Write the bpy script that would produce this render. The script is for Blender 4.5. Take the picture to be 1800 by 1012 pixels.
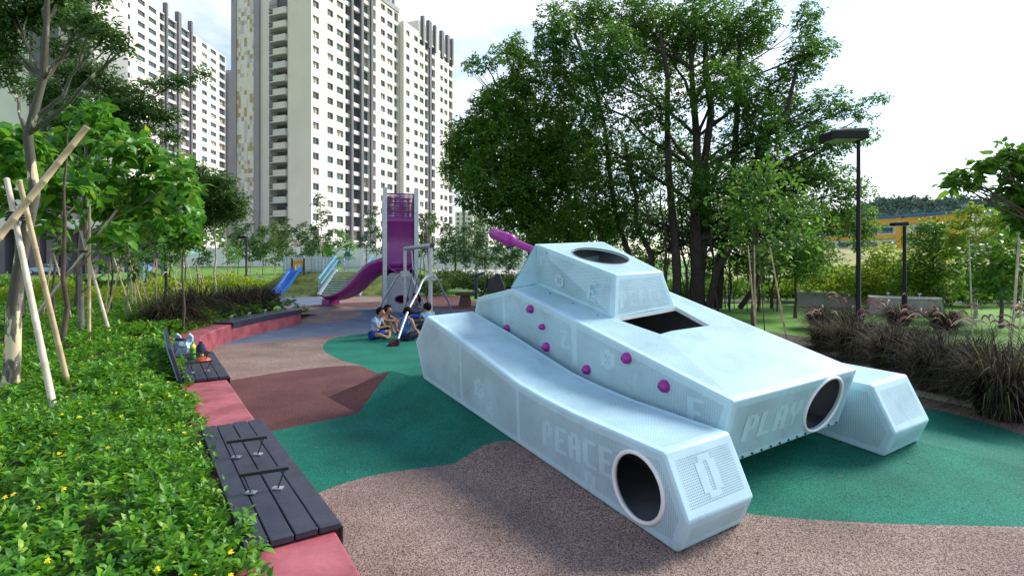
import bpy, bmesh, math, random
import numpy as np
from mathutils import Vector, Matrix, geometry

random.seed(7); RNG = np.random.default_rng(7)
S = bpy.context.scene
for o in list(bpy.data.objects): bpy.data.objects.remove(o)
COL = S.collection
R = math.radians

# ------------------------------------------------------------------ camera
H = 2.05                      # eye height, metres
F = 963.34                    # focal length in pixels of the 1800 px wide photograph
YH = 456.9                    # horizon row
cd = bpy.data.cameras.new('camera'); cam = bpy.data.objects.new('camera', cd); COL.objects.link(cam)
cam.location = (0, 0, H); cam.rotation_euler = (R(90), 0, 0)
cd.sensor_width = 36; cd.lens = F / 1800 * 36; cd.shift_y = -(506 - YH) / 1800
cd.clip_start = .05; cd.clip_end = 5000
S.camera = cam

# ------------------------------------------------------------------ sky and sun
SUN_AZ, SUN_EL = R(62), R(36)         # azimuth measured from the view direction (+Y) towards the right (+X)
world = bpy.data.worlds.new('World'); S.world = world; world.use_nodes = True
nt = world.node_tree; N = nt.nodes; L = nt.links; N.clear()
out = N.new('ShaderNodeOutputWorld'); bg = N.new('ShaderNodeBackground'); bg.inputs[1].default_value = .125
sky = N.new('ShaderNodeTexSky'); sky.sky_type = 'NISHITA'; sky.sun_disc = False
sky.sun_elevation = SUN_EL; sky.sun_rotation = SUN_AZ; sky.air_density = 1.0; sky.dust_density = .6; sky.ozone_density = 2.0
tc = N.new('ShaderNodeTexCoord'); mp = N.new('ShaderNodeMapping'); mp.inputs['Scale'].default_value = (1, 1, 3.2)
n1 = N.new('ShaderNodeTexNoise'); n1.inputs['Scale'].default_value = 2.1; n1.inputs['Detail'].default_value = 7; n1.inputs['Roughness'].default_value = .58
rp = N.new('ShaderNodeValToRGB'); rp.color_ramp.elements[0].position = .42; rp.color_ramp.elements[1].position = .58
sp = N.new('ShaderNodeSeparateXYZ'); mr = N.new('ShaderNodeMapRange')
mr.inputs[1].default_value = .30; mr.inputs[2].default_value = .75; mr.inputs[3].default_value = 1; mr.inputs[4].default_value = .22
mu = N.new('ShaderNodeMath'); mu.operation = 'MULTIPLY'
ad = N.new('ShaderNodeMath'); ad.operation = 'MULTIPLY_ADD'; ad.inputs[1].default_value = .70; ad.inputs[2].default_value = .17
cl = N.new('ShaderNodeMix'); cl.data_type = 'RGBA'
cl.inputs[7].default_value = (5.6, 5.7, 5.75, 1)
L.new(tc.outputs['Generated'], mp.inputs[0]); L.new(mp.outputs[0], n1.inputs['Vector']); L.new(n1.outputs[0], rp.inputs[0])
L.new(tc.outputs['Generated'], sp.inputs[0]); L.new(sp.outputs[2], mr.inputs[0])
L.new(rp.outputs[0], ad.inputs[0]); L.new(ad.outputs[0], mu.inputs[0]); L.new(mr.outputs[0], mu.inputs[1])
L.new(sky.outputs[0], cl.inputs[6]); L.new(mu.outputs[0], cl.inputs[0]); L.new(cl.outputs[2], bg.inputs[0]); L.new(bg.outputs[0], out.inputs[0])

sd = bpy.data.lights.new('sun', 'SUN'); sd.energy = 3.0; sd.angle = R(20); sd.color = (1, .94, .86)
sun = bpy.data.objects.new('sun', sd); COL.objects.link(sun)
sdir = Vector((math.sin(SUN_AZ) * math.cos(SUN_EL), math.cos(SUN_AZ) * math.cos(SUN_EL), math.sin(SUN_EL)))
sun.rotation_euler = sdir.to_track_quat('Z', 'Y').to_euler()

S.view_settings.view_transform = 'Standard'; S.view_settings.look = 'None'
S.view_settings.gamma = 1; S.view_settings.use_curve_mapping = False; S.view_settings.exposure = 1.06

# ------------------------------------------------------------------ helpers
def un(u, v, z=0.0):
    """photo pixel -> point of the horizontal plane at height z"""
    y = F * (H - z) / (v - YH); return Vector(((u - 900) * y / F, y, z))
def at(u, v, y):
    """photo pixel -> point at distance y"""
    return Vector(((u - 900) * y / F, y, H - (v - YH) * y / F))

def lk(name, me, parent=None, mats=None):
    o = bpy.data.objects.new(name, me); COL.objects.link(o)
    if parent is not None: o.parent = parent
    if mats is not None:
        for m in (mats if isinstance(mats, (list, tuple)) else [mats]): me.materials.append(m)
    return o
def tag(o, label=None, cat=None, group=None, kind=None):
    if label: o['label'] = label
    if cat: o['category'] = cat
    if group: o['group'] = group
    if kind: o['kind'] = kind
    return o
def thing(name, label, cat, loc=(0, 0, 0), rz=0, group=None):
    o = bpy.data.objects.new(name, None); COL.objects.link(o)
    o.location = loc; o.rotation_euler = (0, 0, rz); o.empty_display_size = .2
    return tag(o, label, cat, group)
def copy_tree(o, parent=None):
    c = o.copy(); COL.objects.link(c)
    if parent is not None: c.parent = parent
    for ch in [k for k in bpy.data.objects if k.parent == o]: copy_tree(ch, c)
    return c

class MB:
    """collects shapes; build() links them as ONE mesh object"""
    def __init__(s): s.v = []; s.f = []; s.m = []; s.sm = []
    def add(s, vs, fs, mi=0, smooth=False):
        b = len(s.v); s.v += [tuple(p) for p in vs]
        for f in fs: s.f.append([b + i for i in f]); s.m.append(mi); s.sm.append(smooth)
        return s
    def box(s, c, d, mi=0, M=None):
        x, y, z = [k / 2 for k in d]; vs = [Vector((sx * x, sy * y, sz * z)) for sz in (-1, 1) for sx, sy in ((-1, -1), (1, -1), (1, 1), (-1, 1))]
        if M is not None: vs = [M @ p for p in vs]
        c = Vector(c); vs = [p + c for p in vs]
        return s.add(vs, [(3, 2, 1, 0), (4, 5, 6, 7), (0, 1, 5, 4), (1, 2, 6, 5), (2, 3, 7, 6), (3, 0, 4, 7)], mi)
    def bar(s, a, b, w, h, up=(0, 0, 1), mi=0):
        """rectangular bar from a to b; w sideways, h along up"""
        a = Vector(a); b = Vector(b); d = (b - a).normalized(); up = Vector(up)
        if abs(d.dot(up)) > .98: up = Vector((1, 0, 0))
        x = d.cross(up).normalized(); z = x.cross(d); vs = []
        for p in (a, b):
            for i, j in ((-1, -1), (1, -1), (1, 1), (-1, 1)): vs.append(p + x * (i * w / 2) + z * (j * h / 2))
        return s.add(vs, [(3, 2, 1, 0), (4, 5, 6, 7), (0, 1, 5, 4), (1, 2, 6, 5), (2, 3, 7, 6), (3, 0, 4, 7)], mi)
    def tube(s, pts, rad, n=8, mi=0, cap=True, smooth=True):
        pts = [Vector(p) for p in pts]; k = len(pts)
        if not hasattr(rad, '__len__'): rad = [rad] * k
        vs = []; x = None
        for i, p in enumerate(pts):
            d = (pts[min(i + 1, k - 1)] - pts[max(i - 1, 0)]).normalized()
            if x is None:
                x = d.orthogonal().normalized()
            else:
                x = (x - d * x.dot(d)); x = x.normalized() if x.length > 1e-6 else d.orthogonal().normalized()
            y = d.cross(x)
            for j in range(n):
                a = 2 * math.pi * j / n; vs.append(p + (x * math.cos(a) + y * math.sin(a)) * rad[i])
        fs = [(i * n + j, i * n + (j + 1) % n, (i + 1) * n + (j + 1) % n, (i + 1) * n + j) for i in range(k - 1) for j in range(n)]
        s.add(vs, fs, mi, smooth)
        if cap: s.add(vs[:n], [tuple(range(n))[::-1]], mi); s.add(vs[-n:], [tuple(range(n))], mi)
        return s
    def prism(s, poly, a, b, mi=0):
        """polygon extruded: poly = list of points (3D), moved by a and by b"""
        a = Vector(a); b = Vector(b); n = len(poly); poly = [Vector(p) for p in poly]
        vs = [p + a for p in poly] + [p + b for p in poly]
        return s.add(vs, [tuple(range(n))[::-1], tuple(range(n, 2 * n))] + [(i, (i + 1) % n, n + (i + 1) % n, n + i) for i in range(n)], mi)
    def lathe(s, prof, n=16, c=(0, 0, 0), mi=0, smooth=True):
        c = Vector(c); vs = []
        for r, z in prof:
            for j in range(n):
                a = 2 * math.pi * j / n; vs.append(c + Vector((r * math.cos(a), r * math.sin(a), z)))
        k = len(prof)
        fs = [(i * n + j, i * n + (j + 1) % n, (i + 1) * n + (j + 1) % n, (i + 1) * n + j) for i in range(k - 1) for j in range(n)]
        s.add(vs, fs, mi, smooth); s.add(vs[:n], [tuple(range(n))[::-1]], mi); s.add(vs[-n:], [tuple(range(n))], mi)
        return s
    def ball(s, c, r, n=10, k=7, mi=0, M=None):
        c = Vector(c); r = Vector(r) if hasattr(r, '__len__') else Vector((r, r, r)); vs = []
        for i in range(k + 1):
            t = math.pi * i / k
            for j in range(n):
                a = 2 * math.pi * j / n; p = Vector((r.x * math.sin(t) * math.cos(a), r.y * math.sin(t) * math.sin(a), -r.z * math.cos(t)))
                vs.append(c + (M @ p if M is not None else p))
        fs = [(i * n + j, i * n + (j + 1) % n, (i + 1) * n + (j + 1) % n, (i + 1) * n + j) for i in range(k) for j in range(n)]
        return s.add(vs, fs, mi, True)
    def mesh(s, name='m'):
        me = bpy.data.meshes.new(name); me.from_pydata(s.v, [], s.f)
        me.polygons.foreach_set('material_index', s.m); me.polygons.foreach_set('use_smooth', s.sm); me.update(); return me
    def build(s, name, mats, parent=None): return lk(name, s.mesh(name), parent, mats)

def bevel_mesh(me, off, seg=2, angle=30):
    bm = bmesh.new(); bm.from_mesh(me); bmesh.ops.remove_doubles(bm, verts=bm.verts, dist=1e-5)
    ed = [e for e in bm.edges if len(e.link_faces) == 2 and e.calc_face_angle(0) > R(angle)]
    bmesh.ops.bevel(bm, geom=ed, offset=off, segments=seg, profile=.5, affect='EDGES', clamp_overlap=True)
    bm.to_mesh(me); bm.free(); return me

def np_mesh(name, V, Fq, mi=None):
    """numpy verts (n,3) and faces (m,k) -> mesh"""
    V = np.asarray(V, np.float32); Fq = np.asarray(Fq, np.int32); m, k = Fq.shape
    me = bpy.data.meshes.new(name); me.vertices.add(len(V)); me.vertices.foreach_set('co', V.ravel())
    me.loops.add(m * k); me.loops.foreach_set('vertex_index', Fq.ravel())
    me.polygons.add(m); me.polygons.foreach_set('loop_start', np.arange(0, m * k, k, dtype=np.int32))
    if mi is not None: me.polygons.foreach_set('material_index', np.asarray(mi, np.int32))
    me.update(calc_edges=True); return me

def unit(a): return a / np.maximum(np.linalg.norm(a, axis=-1, keepdims=True), 1e-9)
def leaf_arrays(P, D, Nn, Ln, Wd, fold=.25, droop=.15):
    """diamond leaves folded along the midrib: returns verts, tris"""
    P = np.asarray(P); D = unit(np.asarray(D)); Sd = unit(np.cross(D, Nn)); U = np.cross(Sd, D)
    Ln = np.broadcast_to(np.asarray(Ln, float), (len(P),))[:, None]; Wd = np.broadcast_to(np.asarray(Wd, float), (len(P),))[:, None]
    mid = P + D * Ln * .45
    tip = P + D * Ln - U * Ln * droop
    l = mid + Sd * Wd / 2 + U * Wd * fold; r = mid - Sd * Wd / 2 + U * Wd * fold
    V = np.stack([P, l, tip, r], 1).reshape(-1, 3); b = np.arange(len(P))[:, None] * 4
    T = np.concatenate([b + np.array([[0, 2, 1]]), b + np.array([[0, 3, 2]])], 1).reshape(-1, 3)
    return V, T
def leaf6_arrays(P, D, Nn, Ln, Wd, fold=.18, droop=.2):
    """broader oval leaves, 4 quads-worth of tris folded along the midrib"""
    P = np.asarray(P); D = unit(np.asarray(D)); Sd = unit(np.cross(D, Nn)); U = np.cross(Sd, D)
    Ln = np.broadcast_to(np.asarray(Ln, float), (len(P),))[:, None]; Wd = np.broadcast_to(np.asarray(Wd, float), (len(P),))[:, None]
    m1 = P + D * Ln * .5 + U * Ln * droop * .25
    tip = P + D * Ln - U * Ln * droop
    a = P + D * Ln * .22; b_ = P + D * Ln * .66 - U * Ln * droop * .2
    V = np.stack([P, a + Sd * Wd * .42 + U * Wd * fold, b_ + Sd * Wd * .40 + U * Wd * fold, tip, b_ - Sd * Wd * .40 + U * Wd * fold, a - Sd * Wd * .42 + U * Wd * fold, m1], 1).reshape(-1, 3)
    b = np.arange(len(P))[:, None] * 7
    T = np.concatenate([b + np.array([t]) for t in ([0, 6, 1], [1, 6, 2], [2, 6, 3], [3, 6, 4], [4, 6, 5], [5, 6, 0])], 1).reshape(-1, 3)
    return V, T

# ------------------------------------------------------------------ materials
def pm(name, col, var=.18, scale=4., rough=.7, bump=0., bscale=None, metal=0., coat=0., col2=None, detail=6, coords='Object', spec=.5):
    m = bpy.data.materials.new(name); m.use_nodes = True; t = m.node_tree; n = t.nodes; l = t.links
    b = n['Principled BSDF']; b.inputs['Roughness'].default_value = rough; b.inputs['Metallic'].default_value = metal
    b.inputs['Coat Weight'].default_value = coat; b.inputs['Specular IOR Level'].default_value = spec
    tc = n.new('ShaderNodeTexCoord'); no = n.new('ShaderNodeTexNoise'); no.inputs['Scale'].default_value = scale; no.inputs['Detail'].default_value = detail; no.inputs['Roughness'].default_value = .62
    l.new(tc.outputs[coords], no.inputs['Vector'])
    mx = n.new('ShaderNodeMix'); mx.data_type = 'RGBA'
    c1 = [c * (1 - var) for c in col]; c2 = [min(1, c * (1 + var)) for c in col] if col2 is None else col2
    mx.inputs[6].default_value = (*c1, 1); mx.inputs[7].default_value = (*c2, 1)
    r_ = n.new('ShaderNodeMapRange'); r_.inputs[1].default_value = .32; r_.inputs[2].default_value = .68
    l.new(no.outputs[0], r_.inputs[0]); l.new(r_.outputs[0], mx.inputs[0]); l.new(mx.outputs[2], b.inputs['Base Color'])
    if bump:
        nb = n.new('ShaderNodeTexNoise'); nb.inputs['Scale'].default_value = bscale or scale * 8; nb.inputs['Detail'].default_value = 4; l.new(tc.outputs[coords], nb.inputs['Vector'])
        bp = n.new('ShaderNodeBump'); bp.inputs['Strength'].default_value = bump; bp.inputs['Distance'].default_value = .02
        l.new(nb.outputs[0], bp.inputs['Height']); l.new(bp.outputs[0], b.inputs['Normal'])
    return m
def leafmat(name, c1, c2, trans=.35, rough=.5, c3=None, spec=.4):
    """foliage: each leaf island takes its own shade between c1 and c2"""
    m = bpy.data.materials.new(name); m.use_nodes = True; t = m.node_tree; n = t.nodes; l = t.links
    b = n['Principled BSDF']; b.inputs['Roughness'].default_value = rough; b.inputs['Specular IOR Level'].default_value = spec
    g = n.new('ShaderNodeNewGeometry'); rp = n.new('ShaderNodeValToRGB'); e = rp.color_ramp.elements
    e[0].color = (*c1, 1); e[1].color = (*c2, 1)
    if c3 is not None: k = e.new(.88); k.color = (*c2, 1); e[-1].color = (*c3, 1)
    l.new(g.outputs['Random Per Island'], rp.inputs[0]); l.new(rp.outputs[0], b.inputs['Base Color'])
    tr = n.new('ShaderNodeBsdfTranslucent'); ms = n.new('ShaderNodeMixShader'); ms.inputs[0].default_value = trans
    hs = n.new('ShaderNodeHueSaturation'); hs.inputs['Hue'].default_value = .485; hs.inputs['Value'].default_value = 1.5; l.new(rp.outputs[0], hs.inputs['Color']); l.new(hs.outputs[0], tr.inputs[0])
    o = n['Material Output']; l.new(b.outputs[0], ms.inputs[1]); l.new(tr.outputs[0], ms.inputs[2]); l.new(ms.outputs[0], o.inputs[0])
    return m
def speckle(name, ca, cb, cc, scale=70., rough=.9):
    """poured rubber granules: three granule colours mixed cell by cell"""
    m = bpy.data.materials.new(name); m.use_nodes = True; t = m.node_tree; n = t.nodes; l = t.links
    b = n['Principled BSDF']; b.inputs['Roughness'].default_value = rough; b.inputs['Specular IOR Level'].default_value = .25
    tc = n.new('ShaderNodeTexCoord'); vo = n.new('ShaderNodeTexVoronoi'); vo.inputs['Scale'].default_value = scale; vo.inputs['Randomness'].default_value = 1
    l.new(tc.outputs['Object'], vo.inputs['Vector'])
    se = n.new('ShaderNodeSeparateColor'); l.new(vo.outputs['Color'], se.inputs[0])
    rp = n.new('ShaderNodeValToRGB'); e = rp.color_ramp.elements; rp.color_ramp.interpolation = 'LINEAR'
    e[0].position = .1; e[0].color = (*ca, 1); e[1].position = .9; e[1].color = (*cc, 1); k = e.new(.5); k.color = (*cb, 1)
    l.new(se.outputs[0], rp.inputs[0])
    no = n.new('ShaderNodeTexNoise'); no.inputs['Scale'].default_value = 1.3; no.inputs['Detail'].default_value = 6; l.new(tc.outputs['Object'], no.inputs['Vector'])
    r_ = n.new('ShaderNodeMapRange'); r_.inputs[1].default_value = .3; r_.inputs[2].default_value = .7; r_.inputs[3].default_value = .74; r_.inputs[4].default_value = 1.18; l.new(no.outputs[0], r_.inputs[0])
    mx = n.new('ShaderNodeMix'); mx.data_type = 'RGBA'; mx.blend_type = 'MULTIPLY'; mx.inputs[0].default_value = 1
    l.new(rp.outputs[0], mx.inputs[6]); l.new(r_.outputs[0], mx.inputs[7]); l.new(mx.outputs[2], b.inputs['Base Color'])
    bp = n.new('ShaderNodeBump'); bp.inputs['Strength'].default_value = .5; bp.inputs['Distance'].default_value = .006
    l.new(vo.outputs['Distance'], bp.inputs['Height']); l.new(bp.outputs[0], b.inputs['Normal'])
    return m
def perforated(name, col, pitch=.017, rad=.215):
    """painted sheet with real see-through round holes on a square grid (UV in metres)"""
    m = bpy.data.materials.new(name); m.use_nodes = True; t = m.node_tree; n = t.nodes; l = t.links
    b = n['Principled BSDF']; b.inputs['Roughness'].default_value = .38
    uv = n.new('ShaderNodeUVMap'); sc = n.new('ShaderNodeVectorMath'); sc.operation = 'SCALE'; sc.inputs['Scale'].default_value = 1 / pitch
    fr = n.new('ShaderNodeVectorMath'); fr.operation = 'FRACTION'; sb = n.new('ShaderNodeVectorMath'); sb.operation = 'SUBTRACT'; sb.inputs[1].default_value = (.5, .5, 0)
    ln = n.new('ShaderNodeVectorMath'); ln.operation = 'LENGTH'; lt = n.new('ShaderNodeMath'); lt.operation = 'LESS_THAN'; lt.inputs[1].default_value = rad
    l.new(uv.outputs[0], sc.inputs[0]); l.new(sc.outputs[0], fr.inputs[0]); l.new(fr.outputs[0], sb.inputs[0]); l.new(sb.outputs[0], ln.inputs[0]); l.new(ln.outputs['Value'], lt.inputs[0])
    tc = n.new('ShaderNodeTexCoord'); no = n.new('ShaderNodeTexNoise'); no.inputs['Scale'].default_value = 2.2; no.inputs['Detail'].default_value = 7; l.new(tc.outputs['Object'], no.inputs['Vector'])
    r_ = n.new('ShaderNodeMapRange'); r_.inputs[1].default_value = .35; r_.inputs[2].default_value = .66; l.new(no.outputs[0], r_.inputs[0])
    mx = n.new('ShaderNodeMix'); mx.data_type = 'RGBA'; mx.inputs[6].default_value = (*[c * .86 for c in col], 1); mx.inputs[7].default_value = (*[min(1, c * 1.06) for c in col], 1)
    l.new(r_.outputs[0], mx.inputs[0]); l.new(mx.outputs[2], b.inputs['Base Color'])
    tr = n.new('ShaderNodeBsdfTransparent'); ms = n.new('ShaderNodeMixShader'); l.new(lt.outputs[0], ms.inputs[0]); l.new(b.outputs[0], ms.inputs[1]); l.new(tr.outputs[0], ms.inputs[2])
    l.new(ms.outputs[0], n['Material Output'].inputs[0]); return m

def worn(m, amount=.5, tint=(.66, .64, .60)):
    """scuffs and grime with their own patchy shape over a painted sheet"""
    n = m.node_tree.nodes; l = m.node_tree.links; b = n['Principled BSDF']; src = b.inputs['Base Color'].links[0].from_socket
    tc = n.new('ShaderNodeTexCoord'); no = n.new('ShaderNodeTexNoise'); no.inputs['Scale'].default_value = 3.7; no.inputs['Detail'].default_value = 9; no.inputs['Roughness'].default_value = .72; no.inputs['Distortion'].default_value = .6; l.new(tc.outputs['Object'], no.inputs['Vector'])
    r_ = n.new('ShaderNodeMapRange'); r_.inputs[1].default_value = .54; r_.inputs[2].default_value = .74; r_.inputs[4].default_value = amount; l.new(no.outputs[0], r_.inputs[0])
    mx = n.new('ShaderNodeMix'); mx.data_type = 'RGBA'; mx.blend_type = 'MULTIPLY'; mx.inputs[7].default_value = (*tint, 1); l.new(r_.outputs[0], mx.inputs[0]); l.new(src, mx.inputs[6]); l.new(mx.outputs[2], b.inputs['Base Color'])
    rr = n.new('ShaderNodeMapRange'); rr.inputs[1].default_value = .3; rr.inputs[2].default_value = .7; rr.inputs[3].default_value = .28; rr.inputs[4].default_value = .55; l.new(no.outputs[0], rr.inputs[0]); l.new(rr.outputs[0], b.inputs['Roughness']); return m
M = {}
M['white'] = worn(pm('sky_tinted_tank_paint', (.44, .66, .75), var=.08, scale=2.2, rough=.36, spec=.5))  # white paint with the blue of the reflected sky put into its colour
M['perf'] = worn(perforated('sky_tinted_perforated_paint', (.44, .66, .75)))  # same blue sky reflection painted into the perforated sheet
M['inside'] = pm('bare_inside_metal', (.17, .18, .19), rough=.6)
M['rimwhite'] = pm('rim_paint', (.8, .82, .83), var=.05, rough=.35)
M['magenta'] = pm('magenta_paint', (.34, .015, .27), var=.12, scale=3, rough=.38)
M['purple'] = pm('purple_plastic', (.22, .012, .19), var=.15, scale=2, rough=.3, coat=.2)
M['bolt'] = pm('bolt_steel', (.06, .07, .09), rough=.4, metal=.6)
M['galv'] = pm('galvanised_steel', (.42, .46, .50), var=.14, scale=9, rough=.38, metal=.55)
M['greypanel'] = pm('grey_panel', (.30, .32, .36), var=.12, scale=3, rough=.5)
M['black'] = pm('black_metal', (.018, .018, .02), var=.3, rough=.4)
M['lampblack'] = pm('lamp_paint', (.010, .009, .013), var=.25, rough=.55, spec=.25)
M['rub'] = speckle('rubber_pink_brown', (.054, .037, .032), (.215, .150, .126), (.38, .28, .24), 150)
M['rubg'] = speckle('rubber_green', (.003, .075, .050), (.004, .145, .096), (.016, .215, .150), 150)
M['rubm'] = speckle('rubber_maroon', (.060, .022, .022), (.105, .042, .042), (.155, .072, .070), 150)
M['rubb'] = speckle('rubber_blue_grey', (.060, .085, .135), (.105, .14, .205), (.17, .20, .27), 150)
M['pink'] = worn(pm('red_painted_concrete', (.30, .060, .078), var=.3, scale=3.2, rough=.8, bump=.15, bscale=30, col2=(.42, .115, .135)), .55, (.62, .58, .58))
M['board'] = worn(pm('dark_composite_board', (.022, .025, .046), var=.25, scale=6, rough=.55, bump=.1), .6, (1.9, 1.85, 1.75))
M['soil'] = pm('planter_soil', (.035, .028, .018), var=.4, scale=10, rough=.95)
M['turf'] = pm('grass_turf', (.085, .225, .014), var=.45, scale=.6, rough=.95, bump=.6, bscale=35, detail=9)
M['kerb'] = pm('kerb_concrete', (.30, .27, .24), var=.2, scale=5, rough=.85)
M['path'] = pm('concrete_path', (.36, .35, .33), var=.15, scale=2, rough=.9)
# ================================================================== ground
TO = Vector((1.15068, 3.83021, 0)); TX = Vector((.52227, -.85278, 0)); TY = Vector((.85190, .52174, .04531)); TZ = Vector((-.03864, -.02366, .99897))
def tw(x, y, z): return TO + TX * x + TY * y + TZ * z      # tank frame: x to its rear, y to its right, z up
# rubber terrain: control points (tank frame x, y, height)
ctl = [(1.9, -.3, 0), (1.9, 1.8, 0), (1.9, 4.6, 0), (0, 0, 0), (0, .73, .03), (0, 2.9, .13), (0, 3.63, .16),
       (-4.56, 0, .375), (-4.56, 3.63, .53), (-5.25, -.25, .40), (-5.25, 1.8, .48), (-5.25, 3.9, .5), (-6.9, .2, 0), (-6.9, 2, 0), (-6.9, 4.2, 0),
       (-5.78, -1.05, 0), (-4.66, -.92, 0), (-2.35, -.6, 0), (-1.02, -.40, 0), (.4, -.25, 0), (-5.5, 5.1, 0), (-3, 5.0, 0), (0, 4.8, 0)]
CP = []
for x, y, z in ctl: p = tw(x, y, 0); CP.append((p.x, p.y, z))
for x in (-60, 60):
    for y in (-20, 90): CP.append((x, y, 0))
ced = [(15, 16), (16, 17), (17, 18), (18, 19), (15, 9), (3, 7), (7, 9), (6, 8), (9, 10), (10, 11), (3, 19), (20, 21), (21, 22), (12, 13), (13, 14)]
dv, de, df = geometry.delaunay_2d_cdt([Vector(c[:2]) for c in CP], ced, [], 0, 1e-5)[:3]
TRI = []
def _hz(p):
    return min(CP, key=lambda c: (c[0] - p[0])**2 + (c[1] - p[1])**2)[2]
for f in df:
    a, b, c = [dv[i] for i in f]; TRI.append((a, b, c, _hz(a), _hz(b), _hz(c)))
def gz(x, y):
    for a, b, c, za, zb, zc in TRI:
        if za == zb == zc == 0: continue
        d = (b.y - c.y) * (a.x - c.x) + (c.x - b.x) * (a.y - c.y)
        if abs(d) < 1e-9: continue
        w0 = ((b.y - c.y) * (x - c.x) + (c.x - b.x) * (y - c.y)) / d; w1 = ((c.y - a.y) * (x - c.x) + (a.x - c.x) * (y - c.y)) / d; w2 = 1 - w0 - w1
        if w0 >= -1e-6 and w1 >= -1e-6 and w2 >= -1e-6: return w0 * za + w1 * zb + w2 * zc
    return 0.
def ung(u, v):
    z = 0
    for _ in range(12): p = un(u, v, z); z = .5 * z + .5 * gz(p.x, p.y)
    return p

# wide ground sheet
g = MB(); n = 48
rings = [0.01, 20, 45, 80, 140, 300, 700, 2500]
vs = [Vector((0, 0, -.06))]
for r in rings[1:]:
    for j in range(n): a = 2 * math.pi * j / n; vs.append(Vector((r * math.cos(a), r * math.sin(a), -.06)))
fs = [(0, 1 + j, 1 + (j + 1) % n) for j in range(n)]
for i in range(len(rings) - 2):
    for j in range(n):
        a = 1 + i * n + j; b = 1 + i * n + (j + 1) % n; fs.append((a, a + n, b + n, b))
g.add(vs, fs); tag(g.build('ground', M['turf']), 'wide green lawn ground around the playground', kind='structure')

# bench line: inner edge of the planter wall at its top (z = .42)
BZ = .42
bl_px = [(640, 1016), (592, 934), (455, 745), (399.5, 667), (371, 622), (358, 607), (353, 599), (354, 592), (362, 586), (380, 579), (407, 570), (467, 557), (529.5, 546)]
BL = [un(u, v, BZ) for u, v in bl_px]
d0 = (BL[0] - BL[1]).normalized(); BL.insert(0, BL[0] + d0 * 3.2)          # runs on past the camera
def offset_line(P, d):
    Q = []
    for i, p in enumerate(P):
        t = (P[min(i + 1, len(P) - 1)] - P[max(i - 1, 0)]).normalized(); Q.append(p + Vector((-t.y, t.x, 0)) * d)   # to the left of travel
    return Q
BO = offset_line(BL, .56)
# floor outline
bl2 = [Vector((p.x, p.y)) for p in BL]
far_px = [(529.5, 560), (486, 530), (478, 524), (500, 522), (560, 521), (690, 519.5), (770, 517), (800, 520), (845, 531)]
outl = [Vector((p.x - .12, p.y)) for p in bl2] + [un(u, v).xy for u, v in far_px] + [Vector((-.3, 24)), Vector((1.66, 20)), Vector((3.9, 14.1)), Vector((6.15, 8.23)), Vector((6.62, 7.0)), Vector((7.6, 4.4)), Vector((8.2, 2.0)), Vector((7.5, -3)), Vector((1.5, -3))]
def smooth_poly(P, it=2, closed=True):
    P = [Vector(p) for p in P]
    for _ in range(it):
        Q = []
        for i in range(len(P)):
            a = P[i]; b = P[(i + 1) % len(P)]; Q += [a * .75 + b * .25, a * .25 + b * .75]
        P = Q
    return P
def pxp(L_): return [ung(u, v).xy for u, v in L_]
regions = [('rub', outl)]
# far maroon, blue band, pink blob
regions.append(('rubm', pxp([(500, 541), (540, 537), (585, 532.5), (640, 531), (700, 528), (750, 520), (790, 515), (850, 525), (900, 545), (840, 545), (770, 543), (700, 538), (640, 541), (590, 537), (531, 541.5)])))
regions.append(('rubb', pxp([(470, 530), (490, 521), (540, 521), (580, 525), (600, 529), (581, 533), (540, 537), (500, 541)])))
regions.append(('rubb', smooth_poly(pxp([(380, 604), (400, 606), (440, 602), (481, 599), (530, 594), (581, 590), (640, 585.5), (720, 583), (800, 578), (900, 575), (930, 548), (840, 545.5), (763, 543.5), (700, 539), (650, 541), (600, 538), (632, 543), (640, 552), (615, 562.5), (581, 567), (514, 570.5), (480, 580), (430, 592), (400, 598)]), 1)))
# near green blob (runs under the tank to the far right side)
A_ = tw(-5.28, -.25, 0).xy
gl = pxp([(550, 871), (570, 861), (600, 850), (640, 838), (680, 830), (740, 822), (797, 814.5), (825, 797), (850, 782), (875, 775), (897, 774)]) + [tw(-1.1, .5, 0).xy, tw(-.25, .72, 0).xy] + \
     pxp([(1330, 904), (1380, 909), (1450, 914), (1550, 919), (1650, 922), (1800, 925), (2050, 930), (2200, 900), (2150, 850), (2000, 800), (1900, 780), (1800, 764), (1750, 747), (1700, 733), (1660, 722), (1634, 717)]) + \
     [tw(-1.5, 4.9, 0).xy, tw(-3.5, 5.2, 0).xy, tw(-5.5, 5.0, 0).xy, tw(-7.2, 3.6, 0).xy, tw(-8, 1.6, 0).xy] + \
     pxp([(800, 578.5), (720, 583), (660, 585), (620, 588), (595, 592), (577, 598), (568, 606), (568, 614), (575, 621), (600, 633), (634, 642)]) + [un(657, 652).xy, un(664, 656).xy, A_, ung(628, 727).xy] + pxp([(560, 741), (500, 753), (440, 764), (430, 775)])
regions.append(('rubg', gl))
regions.append(('rubm', pxp([(385, 671), (430, 664), (480, 655.5), (530, 649), (580, 644), (615, 642), (634, 642.5)]) + [un(657, 652).xy, un(664, 656).xy, A_, ung(628, 727).xy] + pxp([(560, 741), (500, 753), (440, 765)])))
allv = []; faces = []
for nm, P in regions:
    if sum(P[i][0] * P[(i + 1) % len(P)][1] - P[(i + 1) % len(P)][0] * P[i][1] for i in range(len(P))) < 0: P = P[::-1]
    b = len(allv); allv += [Vector((p[0], p[1])) for p in P]; faces.append(list(range(b, b + len(P))))
nreg = len(faces); edges = []
for k in (15, 16, 17, 18): pass
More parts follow.
